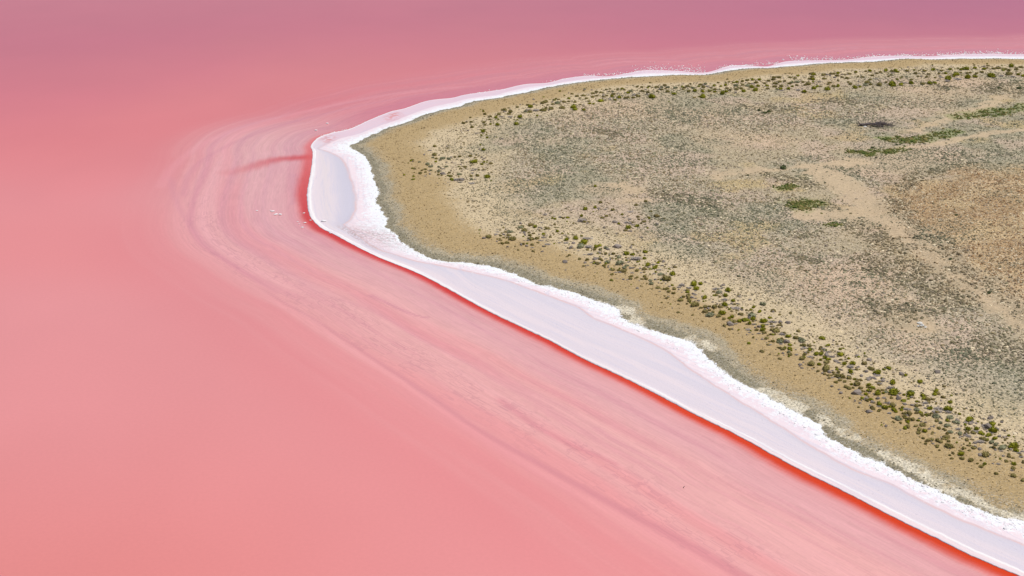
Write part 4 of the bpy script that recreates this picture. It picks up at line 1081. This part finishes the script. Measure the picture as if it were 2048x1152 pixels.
# crumbs of crust on the white outer strip of the flat
k = np.flatnonzero(STN[sel] > 30)
ii = RNG.choice(k, 2600); v_ = np.clip(.86 + RNG.normal(0, .09, len(ii)), .6, 1.0)
jv = np.clip((v_ * (len(vv) - 1)).astype(int), 0, len(vv) - 1)
P2 = G[ii, jv] + RNG.normal(0, .25, (len(ii), 2)); zc = Z[ii, jv]
cs2 = RNG.lognormal(-2.0, .45, len(ii)) * 1.2
o = tufts('salt_crust_pieces', P2[:, 0], P2[:, 1], zc, cs2 * .8, cs2 * .28, np.tile(rgb(240, 238, 236), (len(ii), 1)), mat_lump)
tag(o, 'broken white crust pieces along the outer rim of the salt flat', 'salt crust', kind='stuff')

# ------------------------------------------------------------------ the fallen dead tree
tx, ty, tz = (q[0] for q in land_at(1745, 252))
M_DW = leaf_mat('dead_wood', rgb(84, 74, 74), rgb(112, 100, 98))
def limb(bm, pts_, r0, r1, seg=6):
    prev = None
    for i, p_ in enumerate(pts_):
        t = i / (len(pts_) - 1); r = r0 * (1 - t) + r1 * t
        d = (pts_[min(i + 1, len(pts_) - 1)] - pts_[max(i - 1, 0)]).normalized()
        a = d.orthogonal().normalized(); b = d.cross(a)
        ring = [bm.verts.new(p_ + (a * math.cos(k * 6.2832 / seg) + b * math.sin(k * 6.2832 / seg)) * r) for k in range(seg)]
        if prev:
            for k in range(seg): bm.faces.new([prev[k], prev[(k + 1) % seg], ring[(k + 1) % seg], ring[k]])
        else: bm.faces.new(ring[::-1])
        prev = ring
    bm.faces.new(prev)
def tree_part(name, fn, parent, mat=None):
    bm = bmesh.new(); fn(bm)
    me = bpy.data.meshes.new(name); bm.to_mesh(me); bm.free(); me.materials.append(mat or M_DW)
    return link(bpy.data.objects.new(name, me), parent)
tree = link(bpy.data.objects.new('fallen_tree', None)); tree.location = (tx, ty, tz); tree.scale = (1.35, 1.5, 1.3)
tag(tree, 'fallen dead tree of dark grey branches lying on the brown ground above the green grass', 'dead tree')
r2 = random.Random(5)
trunk_pts = [Vector((-2.6, -.1, .35)), Vector((-1.5, 0, .42)), Vector((0, .05, .5)), Vector((1.6, -.1, .5)), Vector((3.2, -.35, .3))]
tree_part('trunk', lambda bm: limb(bm, trunk_pts, .34, .12), tree)
def roots(bm):
    for k in range(7):
        a = k * .9
        limb(bm, [Vector((-2.6, -.1, .35)), Vector((-3.0, math.cos(a) * .4, .35 + math.sin(a) * .4)), Vector((-3.3, math.cos(a) * .9, max(.05, .4 + math.sin(a) * .8)))], .13, .03, 5)
tree_part('root_plate', roots, tree)
for k in range(26):
    t = r2.uniform(.25, 1); seg = min(3, int(t * 4)); b = trunk_pts[seg].lerp(trunk_pts[seg + 1], t * 4 - seg if t < 1 else 1)
    a = r2.choice((-1, 1)) * r2.uniform(.3, 1.2); L_b = r2.uniform(1.3, 2.8)
    d = Vector((math.cos(a) * .9, math.sin(a) * 1.3, r2.uniform(.0, .28)))
    p1 = b + d * L_b * .5 + Vector((0, 0, r2.uniform(0, .2))); p2 = b + d * L_b; p2.z = max(.05, p2.z * r2.uniform(.2, 1.1))
    br = tree_part('branch', lambda bm: limb(bm, [b, p1, p2], .09, .02, 5), tree)
    def tw(bm):
        for _ in range(11):
            s = b.lerp(p2, r2.uniform(.4, 1)); e = s + Vector((r2.gauss(.3, .5), r2.gauss(0, .5), r2.gauss(.1, .25))); e.z = max(.02, e.z)
            limb(bm, [s, s.lerp(e, .5) + Vector((0, 0, .04)), e], .03, .01, 3)
    tree_part('twigs', tw, br)

# a dark stick poking out of the shallow water, and a scrap of red crust on the flat
x, y = ground(1366, 976)
o = tree_part('stick', lambda bm: limb(bm, [Vector((0, 0, -.1)), Vector((.1, .02, .18)), Vector((.28, .05, .30))], .07, .03, 5), None)
o.location = (float(x), float(y), 0); tag(o, 'short dark stick standing in the pink shallows of the lower right', 'stick')
